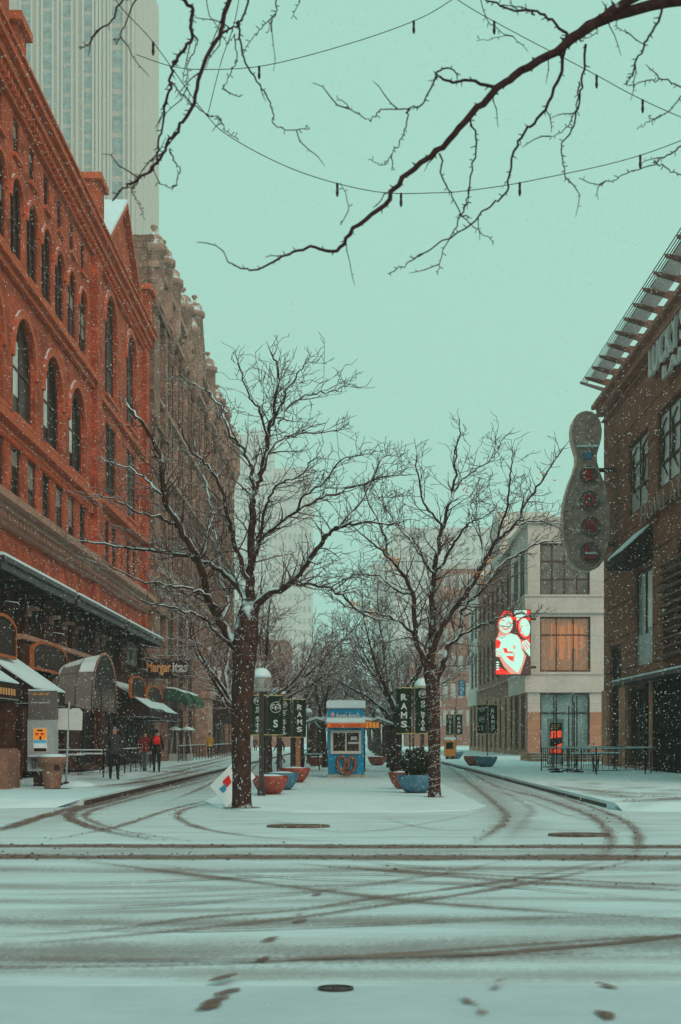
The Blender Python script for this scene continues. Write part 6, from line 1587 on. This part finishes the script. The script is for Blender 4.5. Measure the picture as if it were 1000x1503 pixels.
q = MB(); q.tube([pts[3]-nrm*.02, pts[3]-nrm*.4+Vector((.1, 0, .05))], .02, 5); q.build('leg', 'steel_grey', t)
# newspaper box
p = G(661, 1117.5); x, y = p.x, p.y
t = thing('newspaper_box', (x, y, .15), 'orange newspaper box with a snow cap far on the right pavement', 'newspaper box')
q = MB(); q.box(x-.4, x+.35, y-.3, y+.3, .35, 1.45); q.build('cabinet', 'orange_box', t)
q = MB(); q.box(x-.3, x+.2, y-.31, y-.3, .85, 1.3); q.build('window', 'glass_dark', t); q = MB(); q.box(x-.3, x+.25, y-.2, y+.2, .15, .35); q.build('base', 'iron', t)
q = MB(); q.prism([(x-.41, 1.455), (x+.36, 1.455), (x+.36, 1.6), (x+.25, 1.66), (x-.3, 1.66), (x-.41, 1.6)], y-.31, y+.31, lambda u, v, d: Vector((u, d, v))); q.build('snow_cover', 'snow', t)

# ------------------------------------------------------------------ people
def person(x, y, h, label, mats, stride=.0, face=math.pi, arms='down', lean=0, hood=False, z0=.15, bulk=1.0):
    """one continuous skinned figure; mats = (jacket, trousers, shoes)"""
    k = h/1.75
    t = thing('person', (x, y, z0), label, 'person')
    V = []; E = []; Rr = []
    def v(px, py, pz, r, par=None):
        V.append((px*k, py*k, pz*k)); Rr.append(r*k); i = len(V)-1
        if par is not None: E.append((par, i))
        return i
    b = bulk
    pel = v(0, 0, .95, .15*b); wai = v(0, lean*.3, 1.12, .145*b, pel); che = v(0, lean*.8, 1.32, .165*b, wai); nb = v(0, lean, 1.47, .085, che); nk = v(0, lean, 1.53, .06, nb)
    h1 = v(0, lean*1.05-.01, 1.60, .085, nk); h2 = v(0, lean*1.05-.005, 1.67, .095, h1); h3 = v(0, lean*1.05, 1.73, .06, h2)
    nose = v(0, lean*1.05-.095, 1.635, .022, h1)
    for s in (-1, 1):
        st = stride*s
        hp = v(s*.10, 0, .88, .11*b, pel); kn = v(s*.11, -st*.5-.02, .50, .075, hp); an = v(s*.11, -st+(.12 if st < 0 else 0)*1, .10+(.05 if st < 0 else 0), .05, kn)
        hl = v(s*.11, an and V[an][1]/k+.02, .045+(.05 if st < 0 else 0), .045, an); to = v(s*.12, V[an][1]/k-.16, .035+(0 if st >= 0 else .01), .038, hl)
        sh = v(s*.17, lean*.9, 1.40, .075*b, che)
        if arms == 'down': el = v(s*.25, lean*.7+.03+st*.3, 1.13, .058, sh); wr = v(s*.25, lean*.7-.05+st*.6, .90, .042, el); ha = v(s*.245, lean*.7-.08+st*.65, .82, .038, wr)
        elif arms == 'pocket': el = v(s*.28, lean*.7+.10, 1.14, .062, sh); wr = v(s*.21, lean*.7-.06, .98, .045, el); ha = v(s*.17, lean*.7-.10, .93, .04, wr)
        else: el = v(s*.27, lean*.7+.03, 1.13, .058, sh); wr = v(s*.17, lean*.7-.22, 1.12, .042, el); ha = v(s*.10, lean*.7-.27, 1.14, .038, wr)
        for f in range(4): v(V[ha][0]/k+(f-1.5)*.02, V[ha][1]/k-.03, V[ha][2]/k-.075+abs(f-1.4)*.008, .009, ha)
        v(V[ha][0]/k-s*.045, V[ha][1]/k-.03, V[ha][2]/k-.03, .010, ha)
    me = bpy.data.meshes.new('figure'); me.from_pydata(V, E, []); o = bpy.data.objects.new('figure', me); C.objects.link(o)
    md = o.modifiers.new('s', 'SKIN'); 
    for i, sv in enumerate(me.skin_vertices[0].data): sv.radius = (Rr[i], Rr[i]*(.78 if i in (0, 1, 2) else 1)); sv.use_root = (i == 0)
    ss = o.modifiers.new('u', 'SUBSURF'); ss.levels = 2; ss.render_levels = 2
    dg = bpy.context.evaluated_depsgraph_get(); dg.update(); ev = bpy.data.meshes.new_from_object(o.evaluated_get(dg))
    bpy.data.objects.remove(o)
    rot = Matrix.Rotation(face, 4, 'Z')
    mb = MB(); bo = [p.vertices[:] for p in ev.polygons]; co_ = [rot @ vv.co for vv in ev.vertices]
    raw = [vv.co.copy() for vv in ev.vertices]
    mb.v = [c+Vector((x, y, z0)) for c in co_]
    for f in bo:
        c = sum((raw[i] for i in f), Vector())/len(f)/k
        if c.z < .11: mi = 2
        elif c.z < .93 and abs(c.x) < .20: mi = 1
        elif c.z < .87: mi = 3
        elif arms == 'front' and c.y < lean*.7-.25: mi = 3
        elif c.z > 1.50: mi = 3
        else: mi = 0
        mb.f.append(list(f)); mb.m.append(mi); mb.sm.append(True)
    body = mb.build('body', [mats[0], mats[1], mats[2], 'skin'], t); bpy.data.meshes.remove(ev)
    # hair or hood
    hb = MB(); cz = 1.675*k; cyy = lean*1.05*k; pr = []
    R0 = (.112 if hood else .104)*k
    n = 14; vs = []; fs = []
    for i in range(7):
        a = i/6*1.75; 
        for j in range(n):
            th = j*2*math.pi/n; rr = R0*math.sin(a+.001); p = Vector((rr*math.cos(th)*.93, rr*math.sin(th)*1.05+.018*k+cyy, R0*math.cos(a)*1.05+cz))
            vs.append(rot @ p+Vector((x, y, z0)))
    for i in range(6):
        for j in range(n): fs.append((i*n+j, i*n+(j+1) % n, (i+1)*n+(j+1) % n, (i+1)*n+j))
    hb.add(vs, fs, 0, True); hb.build('hood' if hood else 'hair', mats[0] if hood else 'hair_dark', t)
    # jacket hem
    jb = MB(); vs = []; fs = []
    for i, (z, r) in enumerate(((1.02, .165*b), (.93, .185*b), (.84, .19*b))):
        for j in range(n): th = j*2*math.pi/n; vs.append(rot @ Vector((r*k*math.cos(th)*1.05, r*k*.78*math.sin(th), z*k))+Vector((x, y, z0)))
    for i in range(2):
        for j in range(n): fs.append((i*n+j, i*n+(j+1) % n, (i+1)*n+(j+1) % n, (i+1)*n+j))
    jb.add(vs, fs, 0, True); jb.build('jacket_hem', mats[0], t)
    return t
person((168-HX)*47.5/F, 47.5, 1.77, 'person in a slate jacket and black trousers standing by the left railing', ('cloth_slate', 'cloth_black', 'cloth_black'), .05, 0.3, 'pocket', hood=True, bulk=1.1)
person((213-HX)*60/F, 60, 1.70, 'person in a dark red jacket and grey jeans walking under the awnings', ('cloth_red', 'cloth_denim', 'cloth_black'), .16, math.pi-.2, 'down')
p3 = person((230-HX)*58/F, 58, 1.72, 'person in black walking away with a red bag on their back', ('cloth_black', 'cloth_black', 'cloth_black'), .2, math.pi+.1, 'down', hood=True)
person((308-HX)*99/F, 99, 1.75, 'distant person in a yellow jacket beside the stone building', ('cloth_yellow', 'cloth_black', 'cloth_black'), .15, math.pi, 'front')
person((411-HX)*86/F, 86, 1.7, 'distant person in black striding behind the left banners', ('cloth_black', 'cloth_black', 'cloth_black'), .32, -.9, 'down', z0=.02)
person((375-HX)*165/F, 165, 1.75, 'tiny far person in the street left of the lamp', ('cloth_slate', 'cloth_black', 'cloth_black'), .1, 0, 'down', z0=0)
x, y = (230-HX)*58/F, 58
t = thing('backpack', (x, y-.2, 1.35), 'bright red backpack worn by the person in black', 'backpack')
q = MB(); q.lathe(x+.02, y-.19, [(.07, 1.27), (.15, 1.31), (.17, 1.42), (.16, 1.54), (.10, 1.62), (.03, 1.63)], 12); q.build('bag', 'bag_red', t)
q = MB(); q.tube([(x-.1, y-.15, 1.6), (x-.14, y+.02, 1.66), (x-.13, y+.12, 1.5)], .02, 5); q.tube([(x+.13, y-.15, 1.6), (x+.16, y+.02, 1.66), (x+.14, y+.12, 1.5)], .02, 5); q.build('strap', 'cloth_black', t)

# ------------------------------------------------------------------ falling snow
q = MB(); rg = random.Random(99)
def flake(p, r):
    a = gauss(Vector(), 1, rg).normalized(); b = a.orthogonal().normalized(); c = a.cross(b)
    b_ = len(q.v); q.v += [p+a*r, p-a*r, p+b*r, p-b*r, p+c*r, p-c*r]
    for f in ((0, 2, 4), (0, 4, 3), (0, 3, 5), (0, 5, 2), (1, 4, 2), (1, 3, 4), (1, 5, 3), (1, 2, 5)):
        q.f.append([b_+i for i in f]); q.m.append(0); q.sm.append(True)
for i in range(98000):
    Y = 13+(66-13)*rg.random()**.8 if i > 260 else rg.uniform(4, 13)
    p = Vector((rg.uniform(-.27, .27)*Y+rg.uniform(-1.5, 1.5), Y, CZ+rg.uniform(-.2, .56)*Y))
    if p.z < .05: continue
    if p.x < LX+.3 or p.x > RX-.4: continue
    flake(p, rg.uniform(.35, 1)**1.8*(.0035+.0118*min(Y/40, 1.3)))
tag(q.build('falling_snow', 'flake', keep=True), kind='stuff')

# ------------------------------------------------------------------ haze
m = bpy.data.materials.new('haze'); m.use_nodes = True; nt = m.node_tree; nt.nodes.remove(nt.nodes['Principled BSDF'])
v = nt.nodes.new('ShaderNodeVolumePrincipled'); v.inputs['Color'].default_value = (.99, .99, .98, 1); v.inputs['Density'].default_value = .0006; v.inputs['Anisotropy'].default_value = .2
nt.links.new(v.outputs[0], nt.nodes['Material Output'].inputs['Volume']); MATS['haze'] = m
q = MB(); q.box(-260, 260, -15, 960, -1.2, 285); h = q.build('haze', 'haze', keep=True, recalc=True); tag(h, kind='stuff')

# ------------------------------------------------------------------ world, sun, camera
EL, AZ = R(34), R(142)       # sun high behind the camera to the right
w = bpy.data.worlds.new('World'); bpy.context.scene.world = w; w.use_nodes = True; nt = w.node_tree
sky = nt.nodes.new('ShaderNodeTexSky'); sky.sky_type = 'NISHITA'; sky.sun_disc = False; sky.sun_elevation = EL; sky.sun_rotation = AZ
mx = nt.nodes.new('ShaderNodeMix'); mx.data_type = 'RGBA'; mx.inputs['Factor'].default_value = .96
nt.links.new(sky.outputs[0], mx.inputs['A']); mx.inputs['B'].default_value = (3.70, 7.15, 5.95, 1)
bg = nt.nodes['Background']; nt.links.new(mx.outputs['Result'], bg.inputs['Color']); bg.inputs['Strength'].default_value = .1
sl = bpy.data.lights.new('sun', 'SUN'); sl.energy = 1.5; sl.angle = R(40); sl.color = (1, .66, .52)
so = bpy.data.objects.new('sun', sl); C.objects.link(so)
dirv = Vector((math.sin(AZ)*math.cos(EL), math.cos(AZ)*math.cos(EL), math.sin(EL)))     # towards the sun
so.rotation_euler = dirv.to_track_quat('Z', 'Y').to_euler(); so.location = dirv*50
cam = bpy.data.cameras.new('camera'); co = bpy.data.objects.new('camera', cam); C.objects.link(co); bpy.context.scene.camera = co
cam.sensor_fit = 'VERTICAL'; cam.sensor_height = 36; cam.lens = 36*F/1503; cam.clip_end = 5000; cam.clip_start = .1
cam.shift_y = (HY-751.5)/1503; cam.shift_x = -(HX-500)/1503
co.location = (0, 0, CZ); co.rotation_euler = (R(90), 0, 0)
cam.dof.use_dof = True; cam.dof.focus_distance = 46; cam.dof.aperture_fstop = 4.2
sc_ = bpy.context.scene; sc_.view_settings.view_transform = 'Standard'; sc_.view_settings.look = 'None'
sc_.cycles.max_bounces = 6; sc_.cycles.volume_bounces = 2; sc_.cycles.transparent_max_bounces = 24
